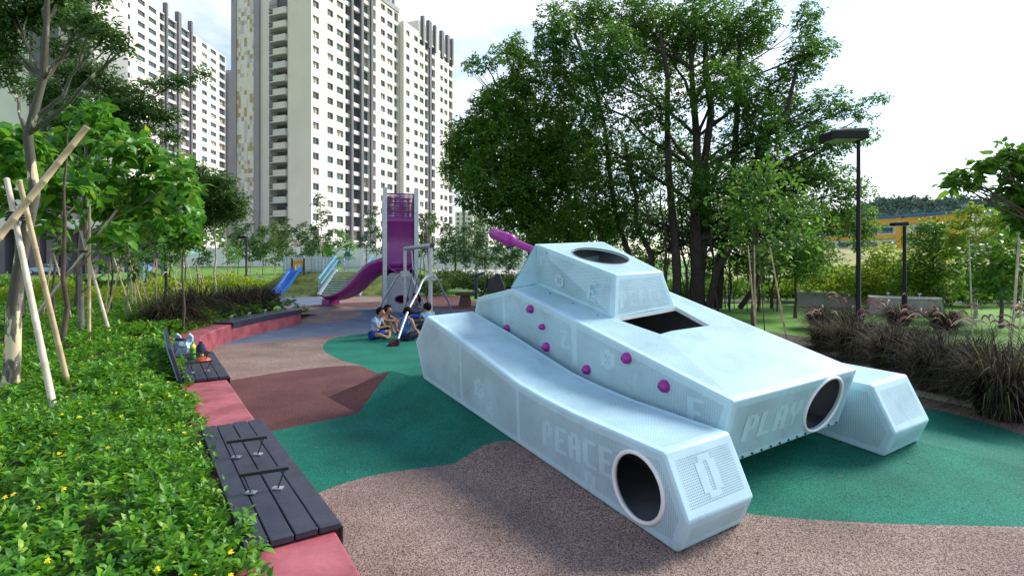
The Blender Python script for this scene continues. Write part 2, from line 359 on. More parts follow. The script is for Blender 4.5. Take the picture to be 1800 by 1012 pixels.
# crease lines and a grid
cb = len(allv)
for c in CP[:23]: allv.append(Vector(c[:2]))
edges += [(cb + a, cb + b) for a, b in ced]
xs = np.arange(-14, 9, .5)
for x in xs:
    for y in np.arange(-3, 34, .5): allv.append(Vector((x + .011, y + .007)))
ov, oe, of, _, _, forig = geometry.delaunay_2d_cdt(allv, edges, faces, 0, 1e-4)
ZV = [gz(p.x, p.y) for p in ov]
by = {}
for f, og in zip(of, forig):
    og = [k for k in og if k < nreg]
    if 0 not in og: continue
    by.setdefault(max(og), []).append(f)
rn = {'rub': 'pink_brown_rubber_floor', 'rubg': 'green_rubber_floor', 'rubm': 'maroon_rubber_floor', 'rubb': 'blue_grey_rubber_floor'}
for k, fl in by.items():
    idx = sorted({i for f in fl for i in f}); mp_ = {o_: i for i, o_ in enumerate(idx)}
    me = bpy.data.meshes.new('floor'); me.from_pydata([(ov[i].x, ov[i].y, ZV[i]) for i in idx], [], [[mp_[i] for i in f] for f in fl]); me.update()
    nm = regions[k][0]
    tag(lk(rn[nm], me, None, M[nm]), kind='structure')

# right kerb between rubber and planting
kb = MB(); kp = [Vector((-.3, 24, 0)), Vector((1.66, 20, 0)), Vector((3.9, 14.1, 0)), Vector((6.15, 8.23, 0)), Vector((6.62, 7.0, 0)), Vector((7.6, 4.4, 0)), Vector((8.2, 2.0, 0)), Vector((8.1, -3, 0))]
for i in range(len(kp) - 1): kb.bar(kp[i] + Vector((.05, 0, .02)), kp[i + 1] + Vector((.05, 0, .02)), .10, .12)
tag(kb.build('kerb', M['kerb']), kind='structure')
# soil bed right of the kerb
sb_ = MB(); far = [p + Vector((3.4, 1.0, 0)) for p in kp]
vs = [Vector((p.x + .1, p.y, .03)) for p in kp] + [Vector((p.x, p.y, .05)) for p in far]; q = len(kp)
sb_.add(vs, [(i, q + i, q + i + 1, i + 1)[::-1] for i in range(q - 1)])
tag(sb_.build('planting_bed', M['soil']), kind='structure')

# planter soil left of the bench wall
def bed_z(x, y):
    """height of the planter ground left of the bench"""
    return .34 + .02 * math.sin(x * .9) + .03 * math.sin(y * .7 + x * .4)
ps = MB(); rows = []
for i, p in enumerate(BO):
    rows.append([Vector((p.x - t, p.y, .30 if t < .1 else bed_z(p.x - t, p.y))) for t in (.0, .5, 1.5, 3, 5, 8)])
rows.append([Vector((BO[-1].x - t * 1.4, BO[-1].y + 3 + t * .3, .12)) for t in (.0, .5, 1.5, 3, 5, 8)])
for i in range(len(rows) - 1): ps.add(rows[i] + rows[i + 1], [(j, j + 1, j + 7, j + 6)[::-1] for j in range(5)])
tag(ps.build('planter_soil', M['soil']), kind='structure')

# planter wall with seats
pw = thing('planter_wall_bench', 'low red painted concrete wall curving along the planter with seats on top', 'bench')
cw = MB()
for i in range(len(BL) - 1):
    a, b, c, d = BL[i], BL[i + 1], BO[i + 1], BO[i]; z = Vector((0, 0, BZ + .06))
    lo = [Vector((p.x, p.y, -.05)) for p in (a, b, c, d)]; hi = [Vector((p.x, p.y, BZ)) for p in (a, b, c, d)]
    fs = [(4, 5, 6, 7), (0, 1, 5, 4)[::-1], (2, 3, 7, 6)[::-1]]
    if i == len(BL) - 2: fs.append((1, 2, 6, 5)[::-1])
    cw.add(lo + hi, [f[::-1] for f in fs])
me = cw.mesh('wall'); bm = bmesh.new(); bm.from_mesh(me); bmesh.ops.remove_doubles(bm, verts=bm.verts, dist=1e-4); bmesh.ops.recalc_face_normals(bm, faces=bm.faces)
ed = [e for e in bm.edges if len(e.link_faces) == 2 and e.calc_face_angle(0) > R(50)]
bmesh.ops.bevel(bm, geom=ed, offset=.02, segments=2, profile=.5, affect='EDGES', clamp_overlap=True); bm.to_mesh(me); bm.free()
lk('concrete_wall', me, pw, M['pink'])
def seat(name, label, i0, i1, nboards=4, arms=(), back=False):
    """timber seat between bench-line points i0 and i1"""
    st = thing(name, label, 'bench seat')
    w = .54 / nboards
    P = BL[i0:i1 + 1]
    for k in range(nboards):
        a = offset_line(BL, -.03 + w * k + .004)[i0:i1 + 1]; b = offset_line(BL, -.03 + w * (k + 1) - .004)[i0:i1 + 1]
        m = MB(); n_ = len(a)
        vs = [Vector((p.x, p.y, BZ + .012)) for p in a + b] + [Vector((p.x, p.y, BZ + .052 + .002 * (k % 2))) for p in a + b]
        fs = []
        for j in range(n_ - 1):
            fs += [(2 * n_ + j, 2 * n_ + j + 1, 3 * n_ + j + 1, 3 * n_ + j), (j, n_ + j, n_ + j + 1, j + 1), (j, j + 1, 2 * n_ + j + 1, 2 * n_ + j), (n_ + j + 1, n_ + j, 3 * n_ + j, 3 * n_ + j + 1)]
        fs += [(0, 2 * n_, 3 * n_, n_), (n_ - 1, 2 * n_ - 1, 4 * n_ - 1, 3 * n_ - 1)]
        m.add(vs, fs); me = m.mesh('board'); bm = bmesh.new(); bm.from_mesh(me); bmesh.ops.recalc_face_normals(bm, faces=bm.faces); bm.to_mesh(me); bm.free()
        lk('plank', bevel_mesh(me, .005, 1), st, M['board'])
    m = MB()
    a = offset_line(BL, -.034)[i0:i1 + 1]
    for j in range(len(a) - 1): m.bar(a[j] + Vector((0, 0, -.03)), a[j + 1] + Vector((0, 0, -.03)), .008, .11)
    m.build('front_fascia', M['board'], st)
    for (pa, pb) in arms:
        m = MB(); a = un(*pa, BZ + .19); b = un(*pb, BZ + .19); d = (b - a).normalized()
        m.bar(a, b, .045, .022)
        ar = m.build('armrest', M['black'], st)
        for p, s_ in ((a + d * .02, 1), (b - d * .02, -1)):
            f = MB(); q_ = Vector((p.x, p.y, BZ + .056)) + d * (.05 * s_); f.bar(p, q_, .03, .006, up=d); f.build('bracket', M['bolt'], ar)
            f = MB(); q_ = Vector((p.x, p.y, BZ + .060)) + d * (.05 * s_); f.box(q_, (.07, .05, .008)); f.lathe([(.009, 0), (.009, .008)], 6, q_ + Vector((.012, 0, .003)))
            f.build('base_plate', M['galv'], ar)
    return st
seat('bench_seat', 'dark plank seat nearest the camera with two black armrests', 2, 3, 4, [((398, 776), (469, 767)), ((421, 834), (507, 821))])
s2 = seat('bench_seat', 'dark plank seat with a backrest and a plastic bag on it', 4, 5, 4, [((326, 639), (373, 634)), ((322, 624), (369, 619))])
s3 = seat('bench_seat', 'dark plank seat on the far curve beside purple grass', 11, 13, 4, [])
for t_ in (.08, .3, .52, .74):
    p = BL[11].lerp(BL[13], t_) + Vector((-.25, .1, .16)); m = MB(); m.bar(p, p + Vector((-.1, .3, 0)), .04, .02); m.bar(p, p - Vector((0, 0, .11)), .02, .01, up=(0, 1, 0)); m.bar(p + Vector((-.1, .3, 0)), p + Vector((-.1, .3, -.11)), .02, .01, up=(0, 1, 0)); m.build('armrest', M['galv'], s3)
# backrest of the middle seat: outer side, leaning back, the back faced with pale blue board
bo2 = offset_line(BL, .52); a, b = bo2[4], bo2[5]; dd = (b - a).normalized(); nn = Vector((-dd.y, dd.x, 0))
m = MB(); lo = BZ + .02; h_ = .46
prof = [nn * 0 + Vector((0, 0, lo)), nn * .04 + Vector((0, 0, lo)), nn * .17 + Vector((0, 0, lo + h_)), nn * .13 + Vector((0, 0, lo + h_))]
m.prism(prof, Vector((a.x, a.y, 0)) + dd * .02, Vector((b.x, b.y, 0)) + dd * .25); br = m.build('backrest', M['board'], s2)
M['paleblue'] = pm('pale_blue_board', (.30, .52, .66), rough=.6)
m = MB(); prof = [nn * .045 + Vector((0, 0, lo + .02)), nn * .06 + Vector((0, 0, lo + .02)), nn * .18 + Vector((0, 0, lo + h_ - .02)), nn * .165 + Vector((0, 0, lo + h_ - .02))]
m.prism(prof, Vector((a.x, a.y, 0)) + dd * .05, Vector((b.x, b.y, 0)) + dd * .22); m.build('back_panel', M['paleblue'], br)
# ================================================================== play tank
tank = thing('play_tank', 'white perforated metal climbing tank with magenta gun barrel on green rubber', 'play tank', tw(-2.2, 1.815, .1))
TI = Matrix.Translation(-tank.location)
W_ = 3.6294; PW = .7263; H0 = .8629
def tpt(x, y, z): return tw(x, y, z) - tank.location
def panel_uv(me):
    uv = me.uv_layers.new(name='UVMap'); co = me.vertices
    for p in me.polygons:
        n_ = p.normal; t = TX if abs(n_.dot(TX)) < .85 else TY
        t = (t - n_ * t.dot(n_)).normalized(); b = n_.cross(t)
        for li in p.loop_indices: v = co[me.loops[li].vertex_index].co; uv.data[li].uv = (v.dot(t), v.dot(b))
def shell(bm_or_mb, cutters, th=.02, bev=.022, border=.05, skip=()):
    """closed body -> bevelled hollow shell with cut openings; big faces get a perforated field inside a plain border"""
    me = bm_or_mb.mesh('shell'); bm = bmesh.new(); bm.from_mesh(me); bmesh.ops.remove_doubles(bm, verts=bm.verts, dist=1e-5); bmesh.ops.recalc_face_normals(bm, faces=bm.faces)
    ed = [e for e in bm.edges if e.calc_face_angle(0) > R(18)]
    inner = bm.copy()
    bmesh.ops.bevel(bm, geom=ed, offset=bev, segments=3, profile=.5, affect='EDGES', clamp_overlap=True)
    bm.normal_update()
    for f in bm.faces: f.smooth = f.calc_area() < .06
    big = [f for f in bm.faces if f.calc_area() > .06]; seen = set(); groups = []
    for f in big:
        if f in seen: continue
        st_ = [f]; seen.add(f); gr = []
        while st_:
            g_ = st_.pop(); gr.append(g_)
            for e in g_.edges:
                for h_ in e.link_faces:
                    if h_ not in seen and h_ in big and h_.normal.angle(g_.normal) < R(17): seen.add(h_); st_.append(h_)
        groups.append(gr)
    for gr in groups:
        bmesh.ops.inset_region(bm, faces=gr, thickness=border, depth=0, use_even_offset=True, use_boundary=True)
        for f in gr: f.material_index = 1
    bm.normal_update(); inner.normal_update()
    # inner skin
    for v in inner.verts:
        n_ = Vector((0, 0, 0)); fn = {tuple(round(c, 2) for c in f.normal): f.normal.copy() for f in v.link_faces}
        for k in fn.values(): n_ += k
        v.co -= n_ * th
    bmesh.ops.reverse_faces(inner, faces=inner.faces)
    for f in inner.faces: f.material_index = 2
    tmp = bpy.data.meshes.new('t'); inner.to_mesh(tmp); inner.free(); bm.from_mesh(tmp)
    bm.to_mesh(me); bm.free()
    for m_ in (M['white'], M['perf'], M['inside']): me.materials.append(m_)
    o = bpy.data.objects.new('tmp', me); COL.objects.link(o)
    cos = []
    for c in cutters:
        cm = c.mesh('cut'); b2 = bmesh.new(); b2.from_mesh(cm); bmesh.ops.remove_doubles(b2, verts=b2.verts, dist=1e-5); bmesh.ops.recalc_face_normals(b2, faces=b2.faces); b2.to_mesh(cm); b2.free()
        co_ = bpy.data.objects.new('cut', cm); COL.objects.link(co_); cos.append(co_)
        md = o.modifiers.new('b', 'BOOLEAN'); md.object = co_; md.operation = 'DIFFERENCE'; md.solver = 'EXACT'
    dg = bpy.context.evaluated_depsgraph_get(); res = bpy.data.meshes.new_from_object(o.evaluated_get(dg))
    bpy.data.objects.remove(o)
    for c in cos: bpy.data.objects.remove(c)
    panel_uv(res); return res
def cyl(c, axis, r, half, n=40):
    m = MB(); axis = Vector(axis).normalized(); m.tube([Vector(c) - axis * half, Vector(c) + axis * half], r, n, cap=True, smooth=False); return m
podprof = [(0, 0), (.11, .25), (-.09, .682), (-1.15, .714), (-1.62, .752), (-2.05, .805), (-2.5, .903), (-3.35, 1.093), (-4.37, 1.284), (-4.80, .88), (-4.56, .377)]
def pod(y0, y1):
    m = MB(); a = [tpt(x, y0, z) for x, z in podprof]; b = [tpt(x, y1, z) for x, z in podprof]; n = len(a)
    m.add(a + b, [tuple(range(n))[::-1], tuple(range(n, 2 * n))] + [(i, (i + 1) % n, n + (i + 1) % n, n + i) for i in range(n)]); return m
CX_, CZ_, CR_ = -.3625, .3433, .2527
def rim(c, ax, r, th=.018, n=40):
    """rolled ring round an opening"""
    c = Vector(c); ax = Vector(ax).normalized(); x = ax.orthogonal().normalized(); y = ax.cross(x)
    m = MB(); pts = [c + (x * math.cos(2 * math.pi * i / n) + y * math.sin(2 * math.pi * i / n)) * r for i in range(n)]
    vs = []; k = 8
    for i in range(n):
        rd = (pts[i] - c).normalized()
        for j in range(k): a = 2 * math.pi * j / k; vs.append(pts[i] + rd * (th * math.cos(a)) + ax * (th * math.sin(a)))
    m.add(vs, [(i * k + j, ((i + 1) % n) * k + j, ((i + 1) % n) * k + (j + 1) % k, i * k + (j + 1) % k) for i in range(n) for j in range(k)], 0, True); return m
pl = lk('track_pod', shell(pod(0, PW), [cyl(tpt(CX_, 0, CZ_), TY, CR_, .12)]), tank)
pl['label'] = 'long white left track box with a round crawl hole'
rim(tpt(CX_, -.004, CZ_), TY, CR_ + .006).build('hole_rim', M['rimwhite'], pl)
pr = lk('track_pod', shell(pod(W_ - PW, W_), []), tank); pr['label'] = 'shorter looking white right track box behind the hull'
# hull
def deckz(x, y):
    lz = .876 + (-.142 - x) * .2262; rz_ = .862 + (-.16 - x) * .272; t = (y - H0) / (W_ - 2 * H0); t = max(0, min(1, t)); return lz + (rz_ - lz) * t
hull = MB()
def hp(y):
    return [(-.351, .262), (-.15, deckz(-.15, y)), (-3.5, deckz(-3.5, y)), (-4.49, 1.463 + (.05 if y > 2 else 0)), (-4.589, 1.248), (-4.2, .62)]
a = [tpt(x, H0, z) for x, z in hp(H0)]; b = [tpt(x, W_ - H0, z) for x, z in hp(W_ - H0)]; n = len(a)
hull.add(a + b, [tuple(range(n))[::-1], tuple(range(n, 2 * n))] + [(i, (i + 1) % n, n + (i + 1) % n, n + i) for i in range(n)])
A2 = tpt(-.15, 0, .87); B2_ = tpt(-.351, 0, .262)
rc = tpt(-.15 - .201 * .495, 2.316, .87 - .608 * .495); rn_ = (B2_ - A2).normalized().cross(TY).normalized()
# deck opening behind the turret
hx0, hx1 = -2.03, -1.443
op = MB(); pts = [(hx0, 1.31), (hx0, W_ - 1.31), (hx1, W_ - 1.42), (hx1, 1.42)]
lo = [tpt(x, y, deckz(x, y) - .25) for x, y in pts]; hi = [tpt(x, y, deckz(x, y) + .2) for x, y in pts]
op.add(lo + hi, [(0, 1, 2, 3), (4, 5, 6, 7), (0, 1, 5, 4), (1, 2, 6, 5), (2, 3, 7, 6), (3, 0, 4, 7)])
ho = lk('hull', shell(hull, [cyl(rc, rn_, .281, .14), op]), tank)
rim(rc + rn_ * .004 * (1 if rn_.dot(TX) > 0 else -1), rn_, .287, .016).build('hole_rim', M['rimwhite'], ho)
# frame round the deck opening and its bolts
fm = MB(); q = [tpt(x, y, deckz(x, y) - .012) for x, y in pts]
for i in range(4): fm.bar(q[i], q[(i + 1) % 4], 0.010, .035, up=TZ)
fm.build('opening_frame', M['rimwhite'], ho)
def bolts(plist, nrm, r=.012, parent=ho):
    nrm = Vector(nrm).normalized(); m = MB(); m.tube([-nrm * .004, nrm * .008], r, 6, smooth=False); me = m.mesh('bolt'); me.materials.append(M['bolt'])
    for p in plist: o = lk('bolt', me, parent); o.location = p
dn = (tpt(-3, 1, deckz(-3, 1)) - tpt(-1, 1, deckz(-1, 1))).cross(TY).normalized(); dn = dn if dn.z > 0 else -dn
for (xa, ya, xb, yb, k) in ((hx1 + .06, 1.40, hx1 + .06, W_ - 1.40, 6), (hx0 + .02, W_ - 1.24, hx1, W_ - 1.36, 5), (hx0 + .02, 1.24, hx1, 1.36, 4), (-3.1, 1.2, -2.2, 1.22, 3)):
    bolts([tpt(xa + (xb - xa) * i / (k - 1), ya + (yb - ya) * i / (k - 1), deckz(xa + (xb - xa) * i / (k - 1), ya + (yb - ya) * i / (k - 1)) + .002) for i in range(k)], dn)
bolts([tpt(-.335, H0 + .07 + i * (W_ - 2 * H0 - .14) / 13, .298) for i in range(14)], rn_ if rn_.dot(TX) > 0 else -rn_, .011)
# turret
tu = MB()
tb = [(-3.46, 1.26), (-3.46, W_ - 1.26), (-2.03, W_ - 1.304), (-2.03, 1.304)]; tt = [(-3.407, 1.225, 2.206), (-3.407, W_ - 1.225, 2.206), (-2.115, W_ - 1.435, 1.816), (-2.115, 1.435, 1.816)]
tb3 = [tpt(-3.60, 1.30, deckz(-3.5, 1.3) - .02), tpt(-3.60, W_ - 1.30, deckz(-3.5, W_ - 1.3) - .02), tpt(-2.03, W_ - 1.304, deckz(-2.03, W_ - 1.3) - .01), tpt(-2.03, 1.304, deckz(-2.03, 1.3) - .01)]
tt3 = [tpt(*p) for p in tt]
tu.add(tb3 + tt3, [(0, 1, 2, 3), (4, 5, 6, 7), (0, 1, 5, 4), (1, 2, 6, 5), (2, 3, 7, 6), (3, 0, 4, 7)])
s_ = .462; tc_ = tt3[0].lerp(tt3[3], s_).lerp(tt3[1].lerp(tt3[2], s_), .5); tn = (tt3[3] - tt3[0]).cross(tt3[1] - tt3[0]).normalized()
to = lk('turret', shell(tu, [cyl(tc_, tn, .371, .12)], border=.045, bev=.016), tank)
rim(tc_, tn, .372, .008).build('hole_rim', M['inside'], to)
# sloping front plate of the turret, down to the front corners of the deck
fp = MB(); f0 = tpt(-3.52, H0 + .012, deckz(-3.5, H0) + .003); f1 = tpt(-3.52, W_ - H0 - .012, deckz(-3.5, W_ - H0) + .003)
ta, tb_ = tt3[0] + TZ * -.01 - TX * .02, tt3[1] + TZ * -.01 - TX * .02; off = TX * -.02 + TZ * .012
fp.add([f0, f1, tb_, ta] + [p + off for p in (f0, f1, tb_, ta)], [(0, 1, 2, 3), (7, 6, 5, 4), (0, 4, 5, 1), (1, 5, 6, 2), (2, 6, 7, 3), (3, 7, 4, 0)])
for y_, s1, c0 in ((H0, f0, 0), (W_ - H0, f1, 1)):
    foot = tb3[0] if c0 == 0 else tb3[1]; foot = foot + TZ * .025; top = ta if c0 == 0 else tb_
    fp.add([s1, foot, top, s1 + off, foot + TX * -.01, top + off], [(0, 1, 2), (5, 4, 3), (0, 3, 4, 1), (1, 4, 5, 2), (2, 5, 3, 0)])
fpm = fp.mesh('fp'); bm = bmesh.new(); bm.from_mesh(fpm); bmesh.ops.recalc_face_normals(bm, faces=bm.faces); bm.to_mesh(fpm); bm.free()
lk('front_plate', fpm, to, M['white'])
# barrel
ba = MB(); tip = at(868, 410, tw(-5.626, W_ / 2, 2.433).y); ent = tw(-3.7, W_ / 2, 1.95); d = (tip - ent).normalized(); L0 = (tip - ent).length
P = lambda t: ent + d * t - tank.location
ba.tube([P(0), P(L0 - .45)], .058, 20); bo_ = ba.build('barrel', M['magenta'], tank)
mz = MB(); mz.tube([P(L0 - .62), P(L0 - .60), P(L0 - .52), P(L0 - .50)], [.07, .105, .105, .092], 20); mz.tube([P(L0 - .50), P(L0 - .47), P(L0), P(L0 + .012)], [.085, .098, .098, .085], 20); mz.build('muzzle', M['magenta'], bo_)
# climbing holds on the left hull side
for hx, hz, r in ((-3.045, 1.40, .052), (-3.632, 1.095, .052), (-2.796, 1.205, .036), (-2.728, .972, .052), (-1.977, .826, .05), (-1.351, 1.046, .055), (-.872, .863, .056)):
    m = MB(); c = tpt(hx, H0, hz); prof = [(r * 1.02, 0), (r, .018), (r * .9, .04), (r * .6, .058), (r * .2, .064), (.001, .064)]
    vs = []; nn_ = 16
    for rr, z in prof:
        for j in range(nn_): a = 2 * math.pi * j / nn_; k = rr * (1 + .06 * (j % 2)); vs.append(c - TY * z + TX * (k * math.cos(a)) + TZ * (k * math.sin(a)))
    m.add(vs, [(i * nn_ + j, i * nn_ + (j + 1) % nn_, (i + 1) * nn_ + (j + 1) % nn_, (i + 1) * nn_ + j) for i in range(len(prof) - 1) for j in range(nn_)], 0, True)
    hd = m.build('climbing_hold', M['magenta'], tank)
    b_ = MB(); cc = c - TY * .058 - TX * r * .35; b_.tube([cc, cc - TY * .006], r * .22, 8); b_.build('bolt', M['bolt'], hd)
# unperforated letters, made of plain squares like the punched sheet
GL = {'P': ('11110', '11011', '11011', '11110', '11000', '11000', '11000'), 'E': ('11111', '11000', '11000', '11110', '11000', '11000', '11111'), 'A': ('01110', '11011', '11011', '11111', '11011', '11011', '11011'),
      'C': ('01111', '11000', '11000', '11000', '11000', '11000', '01111'), 'L': ('11000', '11000', '11000', '11000', '11000', '11000', '11111'), 'Y': ('11011', '11011', '11011', '01110', '00100', '00100', '00100'),
      'O': ('01110', '11011', '11011', '11011', '11011', '11011', '01110'), 'Z': ('11111', '00011', '00110', '01100', '11000', '11000', '11111'), '*': ('0011100', '1111111', '1101011', '1110111', '1101011', '1111111', '0011100'),
      'I': ('11', '11', '11', '11', '11', '11', '11'), '#': ('111110', '101011', '111111', '011100', '111111', '101011', '110011')}
def word(txt, org, ux, uz, nrm, px, parent, gap=1):
    m = MB(); x0 = 0; nrm = Vector(nrm).normalized() * .0015; ux = Vector(ux).normalized(); uz = Vector(uz).normalized(); org = Vector(org)
    for ch in txt:
        gl_ = GL[ch]
        for r_, row in enumerate(gl_):
            c_ = 0
            while c_ < len(row):
                if row[c_] == '1':
                    e_ = c_
                    while e_ < len(row) and row[e_] == '1': e_ += 1
                    p0 = org + ux * ((x0 + c_) * px) + uz * ((len(gl_) - 1 - r_) * px) + nrm; p1 = p0 + ux * ((e_ - c_) * px); m.add([p0, p1, p1 + uz * px, p0 + uz * px], [(0, 1, 2, 3)]); c_ = e_
                else: c_ += 1
        x0 += len(gl_[0]) + gap
    return m.build('plain_lettering', M['white'], parent)
ny = -TY
word('PEACE', tpt(-1.62, 0, .30), TX, TZ, ny, .034, pl)
word('*', tpt(-3.0, 0, .46), TX, TZ, ny, .034, pl); word('*', tpt(-1.0, 0, .13), TX, TZ, ny, .02, pl)
word('#', tpt(-2.75, 0, .30), TX, TZ, ny, .026, pl)
un_ = (tpt(-.09, 0, .682) - tpt(.11, 0, .25)); word('O', tpt(.11, 0, .25) + un_ * .2 + TY * .25, TY, un_, un_.cross(TY) * -1 if un_.cross(TY).dot(TX) < 0 else un_.cross(TY), .042, pl)
su = (A2 - B2_); rnx = rn_ if rn_.dot(TX) > 0 else -rn_
word('PLAY', B2_ + su * .32 + TY * (H0 + .25), TY, su, rnx, .036, ho)
word('E', tpt(-.62, H0, .58), TX, TZ, ny, .035, ho); word('Z', tpt(-2.45, H0, 1.0), TX, TZ, ny, .03, ho); word('*', tpt(-1.75, H0, .88), TX, TZ, ny, .03, ho)
tr_u = (tt3[2] - tt3[3]).normalized(); tr_v = (tt3[3].lerp(tt3[2], .5) - tb3[3].lerp(tb3[2], .5)).normalized(); tr_n = tr_u.cross(tr_v); tr_n = tr_n if tr_n.dot(TX) > 0 else -tr_n
word('PEACE', tb3[3] + tr_v * .13 + tr_u * .13, tr_u, tr_v, tr_n, .026, to)
ts_u = (tb3[3] - tb3[0]).normalized(); ts_n = ts_u.cross((tt3[0] - tb3[0]).normalized()).normalized(); ts_n = ts_n if ts_n.dot(TY) < 0 else -ts_n; ts_v = ts_n.cross(ts_u); ts_v = ts_v if ts_v.z > 0 else -ts_v
word('E', tb3[0] + ts_u * 1.12 + ts_v * .12, ts_u, ts_v, ts_n, .034, to); word('P', tb3[0] + ts_u * .12 + ts_v * .33, ts_u, ts_v, ts_n, .034, to); word('*', tb3[0] + ts_u * .48 + ts_v * .12, ts_u, ts_v, ts_n, .026, to)
ptu = (tpt(-.09, 0, .682) - tpt(-1.15, 0, .714)).normalized(); ptn = Vector((0, 0, 1))

# weld seams and plain joint strips
def strip_on(p0, p1, wdir, w, nrm, parent, h=.003):
    m = MB(); wdir = Vector(wdir).normalized() * (w / 2); nrm = Vector(nrm).normalized() * h; p0 = Vector(p0) - nrm * .3; p1 = Vector(p1) - nrm * .3
    m.add([p0 - wdir, p0 + wdir, p1 + wdir, p1 - wdir] + [p + nrm * 1.3 for p in (p0 - wdir * .6, p0 + wdir * .6, p1 + wdir * .6, p1 - wdir * .6)], [(4, 5, 6, 7), (0, 1, 5, 4), (1, 2, 6, 5), (2, 3, 7, 6), (3, 0, 4, 7)])
    me = m.mesh('w'); bm = bmesh.new(); bm.from_mesh(me); bmesh.ops.recalc_face_normals(bm, faces=bm.faces); bm.to_mesh(me); bm.free(); return lk('weld_seam', me, parent, M['white'])
strip_on(tpt(-3.35, .04, 1.094), tpt(-3.35, PW - .02, 1.094), TX, .022, TZ, pl, .004)
strip_on(tpt(-2.2, H0, .84), tpt(-2.2, H0, 1.30), TX, .09, ny, ho, .002)
strip_on(tpt(-3.72, H0, 1.02), tpt(-3.72, H0, 1.55), TX, .05, ny, ho, .002)
for x_, z0_, z1_ in ((-2.05, .20, .775), (-3.35, .30, 1.06)): strip_on(tpt(x_, 0, z0_), tpt(x_, 0, z1_), TX, .05, ny, pl, .002)
strip_on(tpt(-1.15, H0 + .03, deckz(-1.15, H0)), tpt(-1.15, W_ - H0 - .03, deckz(-1.15, W_ - H0)), TX, .016, dn, ho, .002)
# ================================================================== buildings
M['bwall'] = pm('warm_white_render', (.66, .625, .565), var=.06, scale=.15, rough=.85)
M['bbeige'] = pm('beige_render', (.70, .62, .53), var=.06, scale=.15, rough=.85)
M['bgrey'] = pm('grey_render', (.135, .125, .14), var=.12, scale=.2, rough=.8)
M['bmid'] = pm('mid_grey_render', (.30, .28, .29), var=.1, scale=.2, rough=.8)
def glassmat(name, c, r=.12):
    m = pm(name, c, var=.5, scale=.6, rough=r, spec=.7); return m
M['glass'] = glassmat('window_glass', (.045, .065, .07)); M['glass2'] = glassmat('window_glass_curtain', (.30, .28, .22), .35); M['glass3'] = glassmat('window_glass_green', (.06, .13, .12))
M['frame'] = pm('window_frame_metal', (.10, .10, .105), rough=.5)
M['slab'] = pm('slab_edge', (.60, .58, .56), var=.08, rough=.85)
def tilemat():
    m = bpy.data.materials.new('facade_tiles'); m.use_nodes = True; t = m.node_tree; n = t.nodes; l = t.links; b = n['Principled BSDF']; b.inputs['Roughness'].default_value = .7
    tc = n.new('ShaderNodeTexCoord'); mp_ = n.new('ShaderNodeMapping'); mp_.inputs['Scale'].default_value = (1.35, 1.35, 1.07); fl = n.new('ShaderNodeVectorMath'); fl.operation = 'FLOOR'
    wn = n.new('ShaderNodeTexWhiteNoise'); rp = n.new('ShaderNodeValToRGB'); rp.color_ramp.interpolation = 'CONSTANT'; e = rp.color_ramp.elements
    e[0].color = (.66, .62, .54, 1); e[1].position = .45; e[1].color = (.50, .47, .46, 1); k = e.new(.68); k.color = (.40, .30, .15, 1); k = e.new(.86); k.color = (.68, .66, .62, 1)
    l.new(tc.outputs['Object'], mp_.inputs[0]); l.new(mp_.outputs[0], fl.inputs[0]); l.new(fl.outputs[0], wn.inputs['Vector']); l.new(wn.outputs['Value'], rp.inputs[0]); l.new(rp.outputs[0], b.inputs['Base Color']); return m
M['tiles'] = tilemat()

class Face:
    """one facade: s along, z up, d outwards"""
    def __init__(f, root, org, d, nrm): f.root = root; f.o = Vector((org[0], org[1], 0)) - root.location; f.d = Vector((d[0], d[1], 0)).normalized(); f.n = Vector((nrm[0], nrm[1], 0)).normalized(); f.org = Vector((org[0], org[1], 0))
    def p(f, s, z, d): return f.o + f.d * s + f.n * d + Vector((0, 0, z))
    def box(f, m, s0, s1, z0, z1, d0, d1, mi=0):
        vs = [f.p(s, z, d) for z in (z0, z1) for s, d in ((s0, d0), (s1, d0), (s1, d1), (s0, d1))]
        m.add(vs, [(0, 1, 2, 3), (4, 7, 6, 5), (0, 4, 5, 1), (1, 5, 6, 2), (2, 6, 7, 3), (3, 7, 4, 0)], mi)
    def s_of(f, u):
        k = (u - 900) / F; return (k * f.org.y - f.org.x) / (f.d.x - k * f.d.y)
WINM = {}
def win_mesh(f, w, h, kind, key):
    k = (key, round(w, 2), round(h, 2), kind)
    if k in WINM: return WINM[k]
    m = MB(); X = f.d; Nn = f.n
    def bx(s0, s1, z0, z1, d0, d1, mi):
        vs = [X * s + Nn * d + Vector((0, 0, z)) for z in (z0, z1) for s, d in ((s0, d0), (s1, d0), (s1, d1), (s0, d1))]
        m.add(vs, [(0, 1, 2, 3), (4, 7, 6, 5), (0, 4, 5, 1), (1, 5, 6, 2), (2, 6, 7, 3), (3, 7, 4, 0)], mi)
    bx(.04, w - .04, .04, h - .04, 0, .02, 0)
    t = .07
    for a in ((0, w, 0, t), (0, w, h - t, h), (0, t, t, h - t), (w - t, w, t, h - t), (w / 2 - t / 2, w / 2 + t / 2, t, h - t)): bx(*a, 0.0, .08, 1)
    bx(t, w - t, h * .66, h * .66 + t * .8, 0.0, .075, 1)
    me = m.mesh('window'); me.materials.append(M[kind]); me.materials.append(M['frame']); WINM[k] = me; return me
